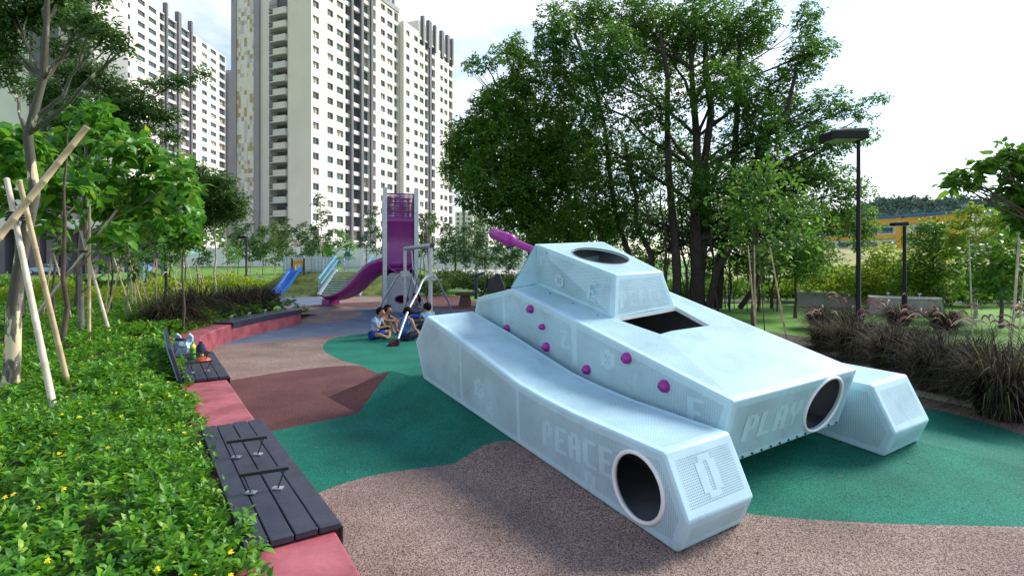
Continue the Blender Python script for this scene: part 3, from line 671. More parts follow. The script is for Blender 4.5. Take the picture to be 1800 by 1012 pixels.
def clad(f, key, wall, s0, s1, cols, nfl, fh, z0, zwin=(.95, 2.15), zmin_win=0, depth=.35, wmat=0, prob=(.55, .3, .15), maxz=1e9):
    """wall strip from s0 to s1 with window openings at cols [(a, b, zlo, zhi)], spandrels and piers as solid boxes"""
    cols = sorted(cols); 
    for i in range(nfl):
        z = z0 + i * fh
        if z > maxz: break
        lo = min([c[2] for c in cols]) if cols else 0; hi = max([c[3] for c in cols]) if cols else fh
        f.box(wall, s0, s1, z, z + lo, -depth, 0, wmat); f.box(wall, s0, s1, z + hi, z + fh, -depth, 0, wmat)
        e = s0
        for a, b, zl, zh in cols:
            if a > e: f.box(wall, e, a, z + lo, z + hi, -depth, 0, wmat)
            e = b
        if s1 > e: f.box(wall, e, s1, z + lo, z + hi, -depth, 0, wmat)
        for a, b, zl, zh in cols:
            r = random.random(); kind = 'glass' if r < prob[0] else ('glass2' if r < prob[0] + prob[1] else 'glass3')
            o = bpy.data.objects.new('window', win_mesh(f, b - a, zh - zl, kind, key)); COL.objects.link(o); o.parent = f.root; o.location = f.p(a, z + zl, -depth + .01)
    return wall
FH = 2.8
# ---- main tower, front block
C1 = at(547, YH, 100.); rootA = thing('apartment_tower', 'tall white apartment tower with tiled strip and balcony stack behind the slide', 'apartment tower', (C1.x, C1.y, 0))
dr = Vector((.375, .927, 0)).normalized(); nr = Vector((.927, -.375, 0)).normalized(); dl = Vector((-.927, .375, 0)).normalized(); nl = Vector((-.375, -.927, 0)).normalized()
fA = Face(rootA, (C1.x, C1.y), dr, nr); su_ = lambda u: fA.s_of(u)
wallA = MB(); NF = 21; zr = (.95, 2.2); zd = (.45, 2.45)
TOP = NF * FH
clad(fA, 'A', wallA, 0, su_(606), [(su_(549.9), su_(560.8), *zr), (su_(575.6), su_(585.8), *zr), (su_(591.8), su_(603.6), *zr)], NF, FH, 0, maxz=52)
clad(fA, 'A', wallA, su_(606), su_(662), [(su_(607), su_(615), *zd), (su_(619), su_(632.5), *zd), (su_(637), su_(649.7), *zd), (su_(653.5), su_(660.5), *zd)], NF, FH, 0, depth=.7, wmat=1, maxz=58)
clad(fA, 'A', wallA, su_(662), su_(692), [(su_(669.4), su_(676.8), *zr), (su_(680.7), su_(690), *zr)], NF, FH, 0, maxz=60)
clad(fA, 'A', wallA, su_(692), su_(701), [(su_(693), su_(700), *zd)], NF, FH, 0, depth=.7, wmat=1, maxz=60)
lenA = su_(701)
fA.box(wallA, 0.35, lenA - .02, 0, TOP, -4.9, -.75)
lk('wall', wallA.mesh('wall'), rootA, [M['bwall'], M['slab']])
m = MB()
for a, b in ((615, 618.6), (632.5, 636.6), (649.9, 653.2)): fA.box(m, su_(a), su_(b), 0, TOP + 2.5, -.6, .45)
m.build('grey_fins', M['bgrey'], rootA)['kind'] = 'stuff'
m = MB()
for i in range(3): fA.box(m, su_(676 + i * 8), su_(678 + i * 8), TOP, TOP + 3, -.6, .1)
fA.box(m, 0, lenA, TOP, TOP + 1.0, -.6, .2); m.build('roof_parapet', M['bmid'], rootA)
# left face of the front block, plain beige, then the set-back wing
fL = Face(rootA, (C1.x, C1.y), dl, nl); wl = MB(); sl = fL.s_of(507)
fL.box(wl, 0.001, sl, 0, TOP, -.30, -.002); fL.box(wl, sl - .3, sl, 0, TOP, -14, -.3); wl.build('side_wall', M['bbeige'], rootA)
W1 = at(509, YH, 113.); fW = Face(rootA, (W1.x, W1.y), dl, nl); sw = lambda u: fW.s_of(u)
m = MB(); fW.box(m, sw(473), sw(457.5), 0, TOP, -10, 0.); fW.box(m, sw(508), sw(503.5), 0, TOP, -10, -.3); m.build('pale_pier', M['bwall'], rootA)
m = MB(); fW.box(m, sw(458), sw(449), 0, TOP, -10, .5); fW.box(m, sw(418), sw(409.5), 0, TOP, -10, .5); m.build('dark_pier', M['bmid'], rootA)
m = MB(); fW.box(m, sw(449.3), sw(417.6), 0, TOP, -9, .25); m.build('tiled_strip', M['tiles'], rootA)
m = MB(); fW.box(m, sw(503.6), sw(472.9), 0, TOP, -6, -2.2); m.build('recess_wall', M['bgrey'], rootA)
a, b = sw(503.4), sw(474.5)
for i in range(NF):
    z = i * FH
    if z > 55: break
    m = MB(); fW.box(m, a, b, z - .15, z + .05, -2.2, .35); fW.box(m, a, b - 1.1, z + .05, z + 1.15, .20, .35); fW.box(m, a, a + .15, z + .05, z + 1.15, -2.2, .2); bo = m.build('balcony', M['bwall'] if i % 5 else M['slab'], rootA)
    m = MB(); fW.box(m, b - 1.0, b - .25, z + .9, z + 1.0, -.3, .75); fW.box(m, b - 1.0, b - .25, z + .25, z + .3, -.3, .75); fW.box(m, b - 1, b - .93, z + .3, z + .9, .6, .7); m.build('drying_rack', M['bmid'], bo)
    o = bpy.data.objects.new('window', win_mesh(fW, 1.7, 1.5, 'glass' if i % 3 else 'glass3', 'W')); COL.objects.link(o); o.parent = rootA; o.location = fW.p(a + .7, z + .75, -2.19)
    m = MB(); fW.box(m, a + .05, b - .2, z + 2.1 - .1, z + 2.2 - .1, .05, .12); m.build('laundry_rail', M['frame'], bo)

# ---- rear block to the right, slightly lower
C2 = fA.org + dr * su_(702); k2 = C2 + nr * 1.2
rootB = thing('apartment_tower', 'white apartment tower with grey roof fins, farther along behind the slide', 'apartment tower', (k2.x, k2.y, 0))
fB = Face(rootB, (k2.x, k2.y), dr, nr); sb2 = lambda u: fB.s_of(u); wb = MB(); NB = 20; TB = NB * FH + 1.2
zr2 = (.95, 2.15)
clad(fB, 'A', wb, 0, sb2(746), [(sb2(714), sb2(720), *zr2), (sb2(728), sb2(734.6), *zr2), (sb2(737.6), sb2(744.5), *zr2)], NB, FH, 0)
clad(fB, 'A', wb, sb2(746), sb2(766), [(sb2(747), sb2(753.5), *zd), (sb2(757), sb2(765), *zd)], NB, FH, 0, depth=.7, wmat=1)
clad(fB, 'A', wb, sb2(766), sb2(788), [(sb2(774), sb2(778.7), *zr2), (sb2(781), sb2(786.6), *zr2)], NB, FH, 0)
clad(fB, 'A', wb, sb2(788), sb2(796.5), [(sb2(789.3), sb2(795.5), *zd)], NB, FH, 0, depth=.7, wmat=1)
fB.box(wb, .35, sb2(796.5) - .02, 0, NB * FH, -6, -.75); fB.box(wb, .5, sb2(738), NB * FH, TB, -6, -.3); fB.box(wb, sb2(738), sb2(796), NB * FH, TB + 2.8, -6, -.3)
lk('wall', wb.mesh('wall'), rootB, [M['bwall'], M['slab']])
m = MB(); fB.box(m, sb2(753.6), sb2(756.8), 0, TB + 4, -.6, .4); m.build('grey_fin', M['bgrey'], rootB)
for u0, u1 in ((742, 744.5), (752, 756), (763.5, 765.5), (775, 779), (785, 788.5), (793.5, 795.5)):
    m = MB(); fB.box(m, sb2(u0), sb2(u1), NB * FH - 1.5, TB + 4.2, -.5, .35); m.build('roof_fin', M['bgrey'], rootB)
fS = Face(rootB, (k2.x, k2.y), dl, nl); m = MB(); fS.box(m, .001, 6, 0, NB * FH + .5, -.3, -.01); m.build('side_wall', M['bbeige'], rootB)

# ---- left slab block
x2 = -92.0; rootC = thing('apartment_block', 'long white apartment block with dark window bay at left behind the trees', 'apartment block', (x2, 122, 0))
fC = Face(rootC, (x2, 122), (0, 1), (1, 0)); sc_ = lambda u: fC.s_of(u); wc = MB(); NC = 24
clad(fC, 'C', wc, sc_(196), sc_(279), [(sc_(214.5), sc_(229), *zr), (sc_(242), sc_(255), *zr), (sc_(261), sc_(275), *zr)], NC, FH, 0)
clad(fC, 'C', wc, sc_(279), sc_(346), [(sc_(280.5), sc_(289.5), *zd), (sc_(293), sc_(310), *zd), (sc_(316.5), sc_(333), *zd), (sc_(336.5), sc_(345), *zd)], NC, FH, 0, depth=.7, wmat=1)
clad(fC, 'C', wc, sc_(346), sc_(384), [(sc_(355), sc_(364), *zr), (sc_(370), sc_(380), *zr)], NC, FH, 0)
clad(fC, 'C', wc, sc_(384), sc_(397), [(sc_(385.5), sc_(396), *zd)], NC, FH, 0, depth=.7, wmat=1)
fC.box(wc, sc_(196) + .02, sc_(397) - .02, 0, NC * FH, -14, -.75); lk('wall', wc.mesh('wall'), rootC, [M['bwall'], M['slab']])
m = MB()
for u0, u1 in ((289.8, 292.6), (311, 316), (333.5, 336.2)): fC.box(m, sc_(u0), sc_(u1), 0, NC * FH + 3, -.6, .5)
m.build('grey_fins', M['bgrey'], rootC)['kind'] = 'stuff'
fD = Face(rootC, (x2, 122 + sc_(196)), (-1, 0), (0, -1)); m = MB(); fD.box(m, .01, 13, 0, NC * FH, -5, -.01); m.build('end_wall', M['bbeige'], rootC)
m = MB(); fC.box(m, sc_(398.5), sc_(408), 0, NC * FH - 4, -6, 2); m.build('stair_core', M['bmid'], rootC)
# ---- nearest left tower, mostly behind leaves
C3 = at(106, YH, 82.); rootE = thing('apartment_block', 'near white tower edge with dark grey piers at the far left', 'apartment block', (C3.x, C3.y, 0))
fE = Face(rootE, (C3.x, C3.y), (-1, .0), (0, -1)); m = MB(); se = lambda u: fE.s_of(u)
fE.box(m, se(56), se(-140), 8, 62, -12, 0); fE.box(m, se(240), se(56), 60, 62, -12, -3); m.build('wall', M['bwall'], rootE)
m = MB()
for u0, u1, d in ((106, 86, .3), (76, 57, .6)): fE.box(m, se(u0), se(u1), 0, 62, -12, d)
m.build('dark_piers', M['bgrey'], rootE)['kind'] = 'stuff'
m = MB(); fE.box(m, se(86), se(76), 0, 62, -12, -.6); fE.box(m, se(126), se(106), 8, 62, -12, -4); m.build('pale_strip', M['slab'], rootE)
for i in range(20):
    for u0, u1 in ((84.5, 77.5), (122, 110)):
        o = bpy.data.objects.new('window', win_mesh(fE, se(u1) - se(u0), 1.4, 'glass', 'E')); COL.objects.link(o); o.parent = rootE; o.location = fE.p(se(u0), 9 + i * FH, -.58 if u0 < 100 else -3.98)
m = MB(); fE.box(m, se(240), se(-140), 6.6, 8, -12, 1.5); m.build('podium_canopy', M['bwall'], rootE)
for i, u in enumerate((-60, 10, 40, 120, 160, 205)):
    m = MB(); fE.box(m, se(u + 5), se(u - 5), 0, 6.6, -1, .6); m.build('column', M['bgrey'], rootE)
m = MB(); fE.box(m, se(238), se(-140), 0, 6.5, -12, -6); m.build('podium_wall', M['bmid'], rootE)
# ---- distant slabs between the tower and the tree
for k, (u0, u1, v, y, lab) in enumerate(((800, 831, 372, 330, 'distant pinkish apartment slab just right of the white tower'), (830, 858, 378, 420, 'most distant beige apartment slab seen left of the big tree'))):
    c0 = at(u0, v, y); c1 = at(u1, v, y); r_ = thing('apartment_slab', lab, 'apartment slab', (c0.x, y, 0)); f_ = Face(r_, (c0.x, y), (1, 0), (0, -1)); w_ = MB(); Wd = c1.x - c0.x
    cols = []; s = 1.0
    while s + 1.6 < Wd: cols.append((s, s + 1.5, .8, 2.2)); s += 3.3
    nfl = int(c0.z / FH); clad(f_, 'D', w_, 0, Wd, cols[:6], min(nfl, 12), FH * nfl / 12 if nfl > 12 else FH, 0); f_.box(w_, 0, Wd, 0, c0.z, -10, -.5); lk('wall', w_.mesh('wall'), r_, [M['bbeige'], M['slab']])
    m = MB(); f_.box(m, Wd * .45, Wd * .55, 0, c0.z + 2, -1, .5); m.build('dark_stair_strip', M['bgrey'], r_)

# ---- white hoarding along the road
hb0 = at(325, YH, 66.); ho_ = thing('site_hoarding', 'long white hoarding along the road behind the saplings', 'hoarding', (hb0.x, 66, .9))
M['hoard'] = pm('white_hoarding', (.66, .66, .66), var=.1, scale=.8, rough=.8)
x = 0.
while hb0.x + x < 2:
    m = MB(); m.box((x + 1.19, -.03 * random.random(), 1.3), (2.36, .05, 2.6)); m.build('panel', M['hoard'], ho_); x += 2.4
# ---- school on the right
sc0 = at(1541, YH, 150.); sc1 = at(1700, YH, 130.); sdv = (sc1 - sc0); sdv.z = 0; SL = sdv.length
M['orange'] = pm('orange_render', (.70, .36, .06), var=.06, scale=.2, rough=.8); M['roofblue'] = pm('blue_roof', (.03, .13, .42), rough=.5); M['teal'] = pm('teal_awning', (.01, .14, .16), rough=.6)
school = thing('school_building', 'low orange and cream school block with blue roof and teal awnings at right', 'school', (sc0.x, sc0.y, 0)); sn = Vector((sdv.y, -sdv.x, 0)).normalized()
sn = sn if sn.y < 0 else -sn; fK = Face(school, (sc0.x, sc0.y), sdv, sn); SH = at(1541, 384, 150).z
m = MB(); fK.box(m, -22, SL, 0, SH, -10, -.6); m.build('wall', M['bwall'], school)
for k, (zz, hh) in enumerate(((SH - 1.9, 1.5), (SH - 5.6, 1.1), (SH - 9.2, 1.1))):
    m = MB(); fK.box(m, -22, SL, zz, zz + hh, -.6, 0); m.build('parapet_band', M['orange'], school)
m = MB(); fK.box(m, -23, SL + .5, SH, SH + .45, -11, .8); m.build('roof', M['roofblue'], school)
for k in range(3):
    s = -20.
    while s < SL - 3.5:
        if (s < 5 or s > 7):
            zz = SH - 3.1 - k * 3.6
            if random.random() < .7:
                m = MB(); P0 = [fK.p(s, zz + .5, -.6), fK.p(s, zz + .5, -.4), fK.p(s, zz - .25, .5), fK.p(s, zz - .35, .45)]; m.prism(P0, (0, 0, 0), fK.d * 3.0); m.build('awning', M['teal'], school)
            o = bpy.data.objects.new('window', win_mesh(fK, 2.8, 1.3, 'glass', 'K')); COL.objects.link(o); o.parent = school; o.location = fK.p(s + .1, zz - 1.0, -.59)
        s += 4.2
for s in (-21.5, 5.2, 18):
    m = MB(); fK.box(m, s, s + 1.4, 0, SH, -.6, .15); m.build('pier', M['orange'], school)

# ---- wooded hill on the right horizon
def hill():
    us = np.linspace(1380, 2300, 360); V = []; Fq = []
    rng = np.random.default_rng(3); nz = 26
    top = np.interp(us, [1380, 1500, 1545, 1590, 1640, 1680, 1730, 1760, 1800, 2000, 2300], [398, 366, 352, 348, 351, 347, 352, 343, 344, 350, 380])
    for i, u in enumerate(us):
        for j in range(nz):
            t = j / (nz - 1); y = 560 + 130 * t; base = H - (470 - YH) * y / F
            zt = at(u, top[i], 690).z; z = -2 + (zt + 2) * (t ** .8)
            b = 0.
            V.append(((u - 900) * y / F + rng.normal(0, 2), y, z + (b if t > .05 else 0)))
    for i in range(len(us) - 1):
        for j in range(nz - 1): a = i * nz + j; Fq.append((a, a + nz, a + nz + 1, a + 1))
    me = np_mesh('hill', V, Fq); me.polygons.foreach_set('use_smooth', [True] * len(Fq)); return me
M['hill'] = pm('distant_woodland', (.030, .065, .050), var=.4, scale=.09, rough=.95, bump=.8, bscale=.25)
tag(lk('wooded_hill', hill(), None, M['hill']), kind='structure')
# ================================================================== playground equipment
def tubeo(name, pts, r, mat, parent, n=10): m = MB(); m.tube(pts, r, n); return m.build(name, mat, parent)
# ---- slide tower
sx, sy = un(704, 549).xy; TH = 4.85
stw = thing('slide_tower', 'tall grey panelled tower with a purple spiral slide', 'slide', (sx, sy, 0), R(15))
hw = .60; dp = 1.9
for s, lab in ((-1, 'left'), (1, 'right')):
    m = MB(); x = s * hw; prof = [Vector((x, -.12, 0)), Vector((x, dp, 0)), Vector((x, dp, TH - .5)), Vector((x, -.12, TH + (0 if s < 0 else -.02)))]
    m.prism(prof, (-.055, 0, 0), (.055, 0, 0)); lk('side_panel', bevel_mesh(m.mesh('p'), .012, 1), stw, M['greypanel'])
    m = MB(); m.box((x, -.15, TH / 2), (.16, .06, TH)); m.build('edge_strip', M['galv'], stw)
# lower front panel with an oval opening (cut out as real ring geometry)
def oval_panel(z0, z1, oc, orx, orz, y, parent, mat):
    n = 32; m = MB(); pts = []; hw_ = hw - .06
    outer = []; inner = []
    for i in range(n):
        a = 2 * math.pi * i / n; ca, sa = math.cos(a), math.sin(a); inner.append((oc[0] + orx * ca, oc[1] + orz * sa))
        t = min((hw_ - oc[0] * (1 if ca > 0 else -1)) / max(abs(ca), 1e-6), ((z1 - oc[1]) if sa > 0 else (oc[1] - z0)) / max(abs(sa), 1e-6)); outer.append((oc[0] + t * ca, oc[1] + t * sa))
    vs = [Vector((p[0], y, p[1])) for p in outer + inner] + [Vector((p[0], y + .05, p[1])) for p in outer + inner]
    fs = []
    for i in range(n):
        j = (i + 1) % n; fs += [(i, j, n + j, n + i)[::-1], (2 * n + i, 2 * n + j, 3 * n + j, 3 * n + i), (n + i, n + j, 3 * n + j, 3 * n + i)]
    m.add(vs, fs); pn = m.build('front_panel', mat, parent)
    r = MB(); ring = [Vector((oc[0] + (orx) * math.cos(2 * math.pi * i / n), y - .005, oc[1] + orz * math.sin(2 * math.pi * i / n))) for i in range(n + 1)]; r.tube(ring, .025, 6, cap=False); r.build('oval_rim', M['purple'], pn)
    return pn
oval_panel(.02, 1.55, (.05, .52), .26, .15, -.05, stw, M['greypanel'])
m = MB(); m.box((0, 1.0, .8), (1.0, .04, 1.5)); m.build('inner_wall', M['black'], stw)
# purple curved drum: upper chute
m = MB(); n = 18; prof = []
for i in range(n + 1):
    t = i / n; prof.append(Vector((0, .02 + .18 * math.sin(math.pi * t) - (.12 if 0 < i < n else 0), 1.75 + t * 2.0)))
vs = [Vector((x, p.y, p.z)) for x in (-.53, .53) for p in prof]; m.add(vs, [(i, i + 1, n + 2 + i, n + 1 + i) for i in range(n)], 0, True); m.build('chute_drum', M['purple'], stw)
# opening lip under the drum
m = MB(); m.tube([Vector((.5 * math.cos(a), -.08, 1.95 + .38 * -math.sin(a))) for a in np.linspace(0, math.pi, 16)], .04, 8); m.build('opening_lip', M['purple'], stw)
m = MB(); m.box((0, .5, 1.7), (1.04, .9, .06)); m.build('slide_floor', M['purple'], stw)
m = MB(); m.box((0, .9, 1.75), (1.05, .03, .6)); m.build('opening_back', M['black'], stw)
M['purplemesh'] = perforated('purple_mesh', (.26, .03, .24), .045, .34)
for yy in (.03, dp - .14):
    m = MB(); m.add([(-.53, yy, 3.76), (.53, yy, 3.76), (.53, yy, 4.66), (-.53, yy, 4.66)], [(0, 1, 2, 3)]); me = m.mesh('mesh'); uv = me.uv_layers.new(name='UVMap')
    for li, q in enumerate(((0, 0), (1.06, 0), (1.06, .9), (0, .9))): uv.data[li].uv = q
    lk('mesh_panel', me, stw, M['purplemesh'])
# cage at the top: purple bars and mesh
for k in range(3):
    m = MB(); z = 3.95 + k * .34; m.tube([(-.53, 0, z), (.53, 0, z)], .022, 8); m.build('cage_rail', M['purple'], stw)
    m = MB(); m.tube([(-.53, dp - .1, z), (.53, dp - .1, z)], .022, 8); m.build('cage_rail', M['purple'], stw)
for k in range(30):
    x = -.52 + 1.04 * k / 29; m = MB(); m.tube([(x, .0, 3.78), (x, .0, 4.62)], .006, 4); m.build('cage_wire', M['purple'], stw)
for k in range(16):
    z = 3.8 + .82 * k / 15; m = MB(); m.tube([(-.53, .0, z), (.53, .0, z)], .006, 4); m.build('cage_wire', M['purple'], stw)
for k in range(24):
    x = -.52 + 1.04 * k / 23; m = MB(); m.tube([(x, dp - .1, 3.6), (x, dp - .1, 4.5)], .005, 4); m.build('cage_wire', M['purple'], stw)
m = MB(); m.box((0, 1.0, 3.62), (1.08, 1.7, .06)); m.build('top_deck', M['purple'], stw)
# swept lower chute running out to the left
path = [Vector((-.2, .8, 1.66)), Vector((-.75, 1.15, 1.50)), Vector((-1.2, 1.7, 1.16)), Vector((-1.55, 2.35, .80)), Vector((-1.95, 3.1, .50)), Vector((-2.4, 3.9, .33)), Vector((-2.85, 4.6, .29))]
m = MB(); nn_ = 12; vs = []
def catmull(P, k=6):
    Q = []
    for i in range(len(P) - 1):
        p0 = P[max(i - 1, 0)]; p1 = P[i]; p2 = P[i + 1]; p3 = P[min(i + 2, len(P) - 1)]
        for j in range(k):
            t = j / k; Q.append(.5 * ((2 * p1) + (p2 - p0) * t + (2 * p0 - 5 * p1 + 4 * p2 - p3) * t * t + (3 * p1 - p0 - 3 * p2 + p3) * t**3))
    Q.append(P[-1]); return Q
cp = catmull(path, 5); K = len(cp)
for i, p in enumerate(cp):
    t = (cp[min(i + 1, K - 1)] - cp[max(i - 1, 0)]).normalized(); side = Vector((-t.y, t.x, 0)).normalized(); up = side.cross(t); up = up if up.z > 0 else -up
    f_ = i / (K - 1); r = .42; hgt = .62 - .44 * f_
    for j in range(nn_ + 1):
        a = math.pi * j / nn_; vs.append(p + side * (r * math.cos(a)) + up * (hgt * (1 - math.sin(a)) if True else 0) * (1.0 if abs(math.cos(a)) > .02 else 1) - up * .05)
m.add(vs, [(i * (nn_ + 1) + j, i * (nn_ + 1) + j + 1, (i + 1) * (nn_ + 1) + j + 1, (i + 1) * (nn_ + 1) + j) for i in range(K - 1) for j in range(nn_)], 0, True)
me = m.mesh('chute'); ch = lk('lower_chute', me, stw, M['purple']); md = ch.modifiers.new('s', 'SOLIDIFY'); md.thickness = .03
m = MB(); Mz = Matrix.Rotation(R(-57), 3, 'Z'); m.box((-2.86, 4.62, .14), (.06, .84, .26), M=Mz); m.box((-3.05, 4.15, .14), (.62, .05, .26), M=Mz); m.build('run_out_foot', M['purple'], stw)
# curved purple fire pole at the right
P = catmull([Vector((.6, .5, 3.86)), Vector((.78, .4, 3.85)), Vector((.95, .2, 3.6)), Vector((1.03, .05, 2.9)), Vector((1.1, -.1, 1.6)), Vector((1.12, -.15, .0))], 6); tubeo('climbing_pole', P, .033, M['purple'], stw)

# ---- nest swing frame
A0 = Vector((-3.9, 20.0, 0)); B0 = Vector((-2.38, 16.0, 0)); ZT = 2.47
sw_ = thing('nest_swing', 'galvanised swing frame with arched legs and a blue nest seat', 'swing', ((A0 + B0) / 2))
loc = lambda p: Vector(p) - sw_.location
da = (B0 - A0).normalized()
m = MB(); m.tube([loc(A0 + Vector((0, 0, ZT)) - da * .1), loc(B0 + Vector((0, 0, ZT)) + da * .22)], .072, 16); tb_o = m.build('top_bar', M['galv'], sw_)
m = MB(); m.tube([loc(B0 + Vector((0, 0, ZT)) + da * .22), loc(B0 + Vector((0, 0, ZT)) + da * .26)], .07, 16); m.build('end_cap', M['black'], tb_o)
def arch(c, f0, f1, zc):
    pts = []
    for k, f in ((0, f0), (1, f1)):
        d = f - c; L_ = [c + Vector((0, 0, zc)), c + d * .10 + Vector((0, 0, zc + .02)), c + d * .27 + Vector((0, 0, zc - .10)), c + d * .42 + Vector((0, 0, zc - .38)), c + d * .72 + Vector((0, 0, zc * .44)), f]
        pts.append(catmull([loc(p) for p in L_], 6))
    return pts
footB = un(697, 607); arB = arch(B0, Vector((footB.x, footB.y, 0.05)), Vector((2 * B0.x - footB.x, 2 * B0.y - footB.y, 0)), 1.55)
fa = Vector((-5.02, 20.35, 0)); arA = arch(A0, fa, Vector((-2.95, 19.4, 0)), 1.55)
for c, ars in ((A0, arA), (B0, arB)):
    tubeo('post', [loc(c), loc(c + Vector((0, 0, ZT - .05)))], .062, M['galv'], sw_, 14)
    for pts in ars: tubeo('arched_leg', pts, .034, M['galv'], sw_, 10)
    m = MB(); m.box(loc(c + Vector((0, 0, 1.55))), (.30, .14, .20)); cl_ = m.build('clamp', M['galv'], sw_)
    for s in (-1, 1):
        m = MB(); p = loc(c + Vector((s * .11, -.075, 1.55))); m.tube([p, p - Vector((0, .015, 0))], .02, 6); m.build('bolt', M['bolt'], cl_)
fb = MB(); p = loc(Vector((footB.x, footB.y, 0)));
fb.prism([p + Vector((-.20, -.06, .01)), p + Vector((.07, -.06, .01)), p + Vector((.08, -.06, .16)), p + Vector((-.02, -.06, .17)), p + Vector((-.16, -.06, .08))], (0, -.04, 0), (0, .16, 0)); M['redblk'] = pm('red_rubber', (.35, .02, .03), rough=.6)
fc_ = lk('foot_cover', bevel_mesh(fb.mesh('f'), .015, 2), sw_, M['black']); m = MB(); m.bar(p + Vector((-.13, -.115, .075)), p + Vector((.0, -.115, .14)), .008, .05, up=(0, 0, 1)); m.bar(p + Vector((-.12, -.115, .04)), p + Vector((.02, -.115, .05)), .008, .03); m.build('red_stripe', M['redblk'], fc_)
# seat: blue rimmed nest hanging on ropes
mid = (A0 + B0) / 2 + Vector((.02, 0, 0)); sc3 = Vector((mid.x, mid.y, .26)); M['bluerope'] = pm('blue_rope', (.02, .07, .42), rough=.7)
ring = [loc(sc3 + Vector((.50 * math.cos(a), .50 * math.sin(a), 0))) for a in np.linspace(0, 2 * math.pi, 33)]; m = MB(); m.tube(ring, .06, 8, cap=False); ns = m.build('nest_rim', M['bluerope'], sw_)
m = MB(); pr_ = [(.47, 0), (.40, -.08), (.22, -.13), (.001, -.14)]; m.lathe([(r, z) for r, z in pr_][::-1], 24, loc(sc3)); m.build('nest_net', M['black'], ns)
for s, tt_ in ((-1, .30), (1, .70)):
    hang = A0.lerp(B0, tt_) + Vector((0, 0, ZT - .07)); kn = hang.lerp(sc3, .32)
    tubeo('hanger', [loc(hang), loc(kn)], .018, M['galv'], sw_, 8)
    for q in (-1, 1):
        e = sc3 + da * (s * .32) + Vector((da.y, -da.x, 0)) * (q * .38); tubeo('rope', [loc(kn), loc(e)], .013, M['black'], sw_, 6)

# ---- grass mound behind the floor with steps, slide and fence
MZ = 1.33
mound = MB(); x0, x1 = un(440, 521.5).x, un(672, 521.5).x
gx = np.linspace(-16.5, -6.2, 22); gy = np.linspace(30.6, 40, 16); vs = []
for y in gy:
    for x in gx:
        t = min(1, max(0, (y - 30.8) / 3.0)); e = min(1, max(0, (x + 16.5) / 3.0)) * min(1, max(0, (-6.4 - x) / 1.4)); b_ = 1 - max(0, min(1, (y - 37) / 3)); sm = lambda q: q * q * (3 - 2 * q)
        vs.append(Vector((x, y, -.08 + (MZ + .08) * sm(t) * sm(e) * sm(b_))))
k = len(gx); mound.add(vs, [(j * k + i, j * k + i + 1, (j + 1) * k + i + 1, (j + 1) * k + i) for j in range(len(gy) - 1) for i in range(k - 1)], 0, True)
M['moundgrass'] = pm('rough_grass', (.075, .115, .02), var=.5, scale=2.2, rough=.95, bump=.8, bscale=30, col2=(.16, .20, .035))
tag(mound.build('grass_mound', M['moundgrass']), kind='structure')
st0 = un(563, 521); st1 = un(628, 521)
stairs = thing('outdoor_steps', 'pale green concrete steps with blue handrails up the grass mound', 'steps', (st0.x, st0.y, 0)); WS = st1.x - st0.x
M['step'] = pm('green_step_concrete', (.30, .36, .30), var=.2, scale=4, rough=.85); M['stepg'] = pm('green_step_riser', (.05, .22, .14), var=.2, rough=.85)
NS = 11; rz_ = MZ / NS; tr_ = 3.0 / NS; skew = .0
for i in range(NS):
    m = MB(); m.box((WS / 2, tr_ * i + .6, rz_ * (i + 1) - rz_ * .25), (WS, 1.2, rz_ * .5)); sp_ = m.build('step', M['step'], stairs)
    m = MB(); m.box((WS / 2, tr_ * i + .63, rz_ * (i + .25) + .0), (WS - .02, 1.2, rz_ * .5 - .004)); m.build('riser', M['stepg'], sp_)
M['bluerail'] = pm('light_blue_rail', (.10, .38, .62), rough=.45); M['railgrey'] = pm('blue_grey_bar', (.30, .40, .48), rough=.5, metal=.2)
for s, x in ((0, -.08), (1, WS + .08)):
    m = MB(); m.bar((x, -.05, 1.0), (x, 3.1, 1.0 + MZ), .07, .07); m.build('handrail', M['bluerail'], stairs)
    m = MB(); m.bar((x, -.05, .08), (x, 3.1, .08 + MZ), .16, .16); m.build('stringer', M['railgrey'], stairs)
    for k in range(17):
        t = k / 16; y = -.03 + 3.1 * t; m = MB(); m.box((x, y, .55 + MZ * t), (.02, .02, .92)); m.build('baluster', M['railgrey'], stairs)
    if s == 0: m = MB(); m.bar((x + .1, 0, .72), (x + .1, 3.1, .72 + MZ), .05, .05); m.build('handrail', M['bluerail'], stairs)
# fence on the mound
f0 = at(499, 482, 34.0); f1 = at(590, 482, 34.0); fen = thing('bar_fence', 'blue grey vertical bar fence on top of the grass mound', 'fence', (f0.x, 34.0, MZ))
nb = 46; fh_ = 1.05; L_ = f1.x - f0.x
for k in range(nb):
    x = L_ * k / (nb - 1); m = MB(); m.box((x, 0, fh_ / 2 - .15), (.035 + .03 * (k % 3 == 0), .03, fh_ + .1 * (k % 2) + (.3 if k % 9 == 0 else 0))); m.build('bar', M['railgrey'], fen)
m = MB(); m.bar((0, .025, .1), (L_, .025, .1), .02, .05); m.build('rail', M['railgrey'], fen)
g0 = at(600, 478, 36.0); g1 = at(632, 478, 36.0); fen2 = thing('bar_fence', 'pale bar fence at the head of the steps right of the mound', 'fence', (g0.x, 36.0, MZ)); L2 = g1.x - g0.x
for k in range(16): x = L2 * k / 15; m = MB(); m.box((x, 0, .45), (.03, .03, 1.0)); m.build('bar', M['railgrey'], fen2)
m = MB(); m.bar((0, .025, .2), (L2, .025, .2), .02, .05); m.build('rail', M['railgrey'], fen2)
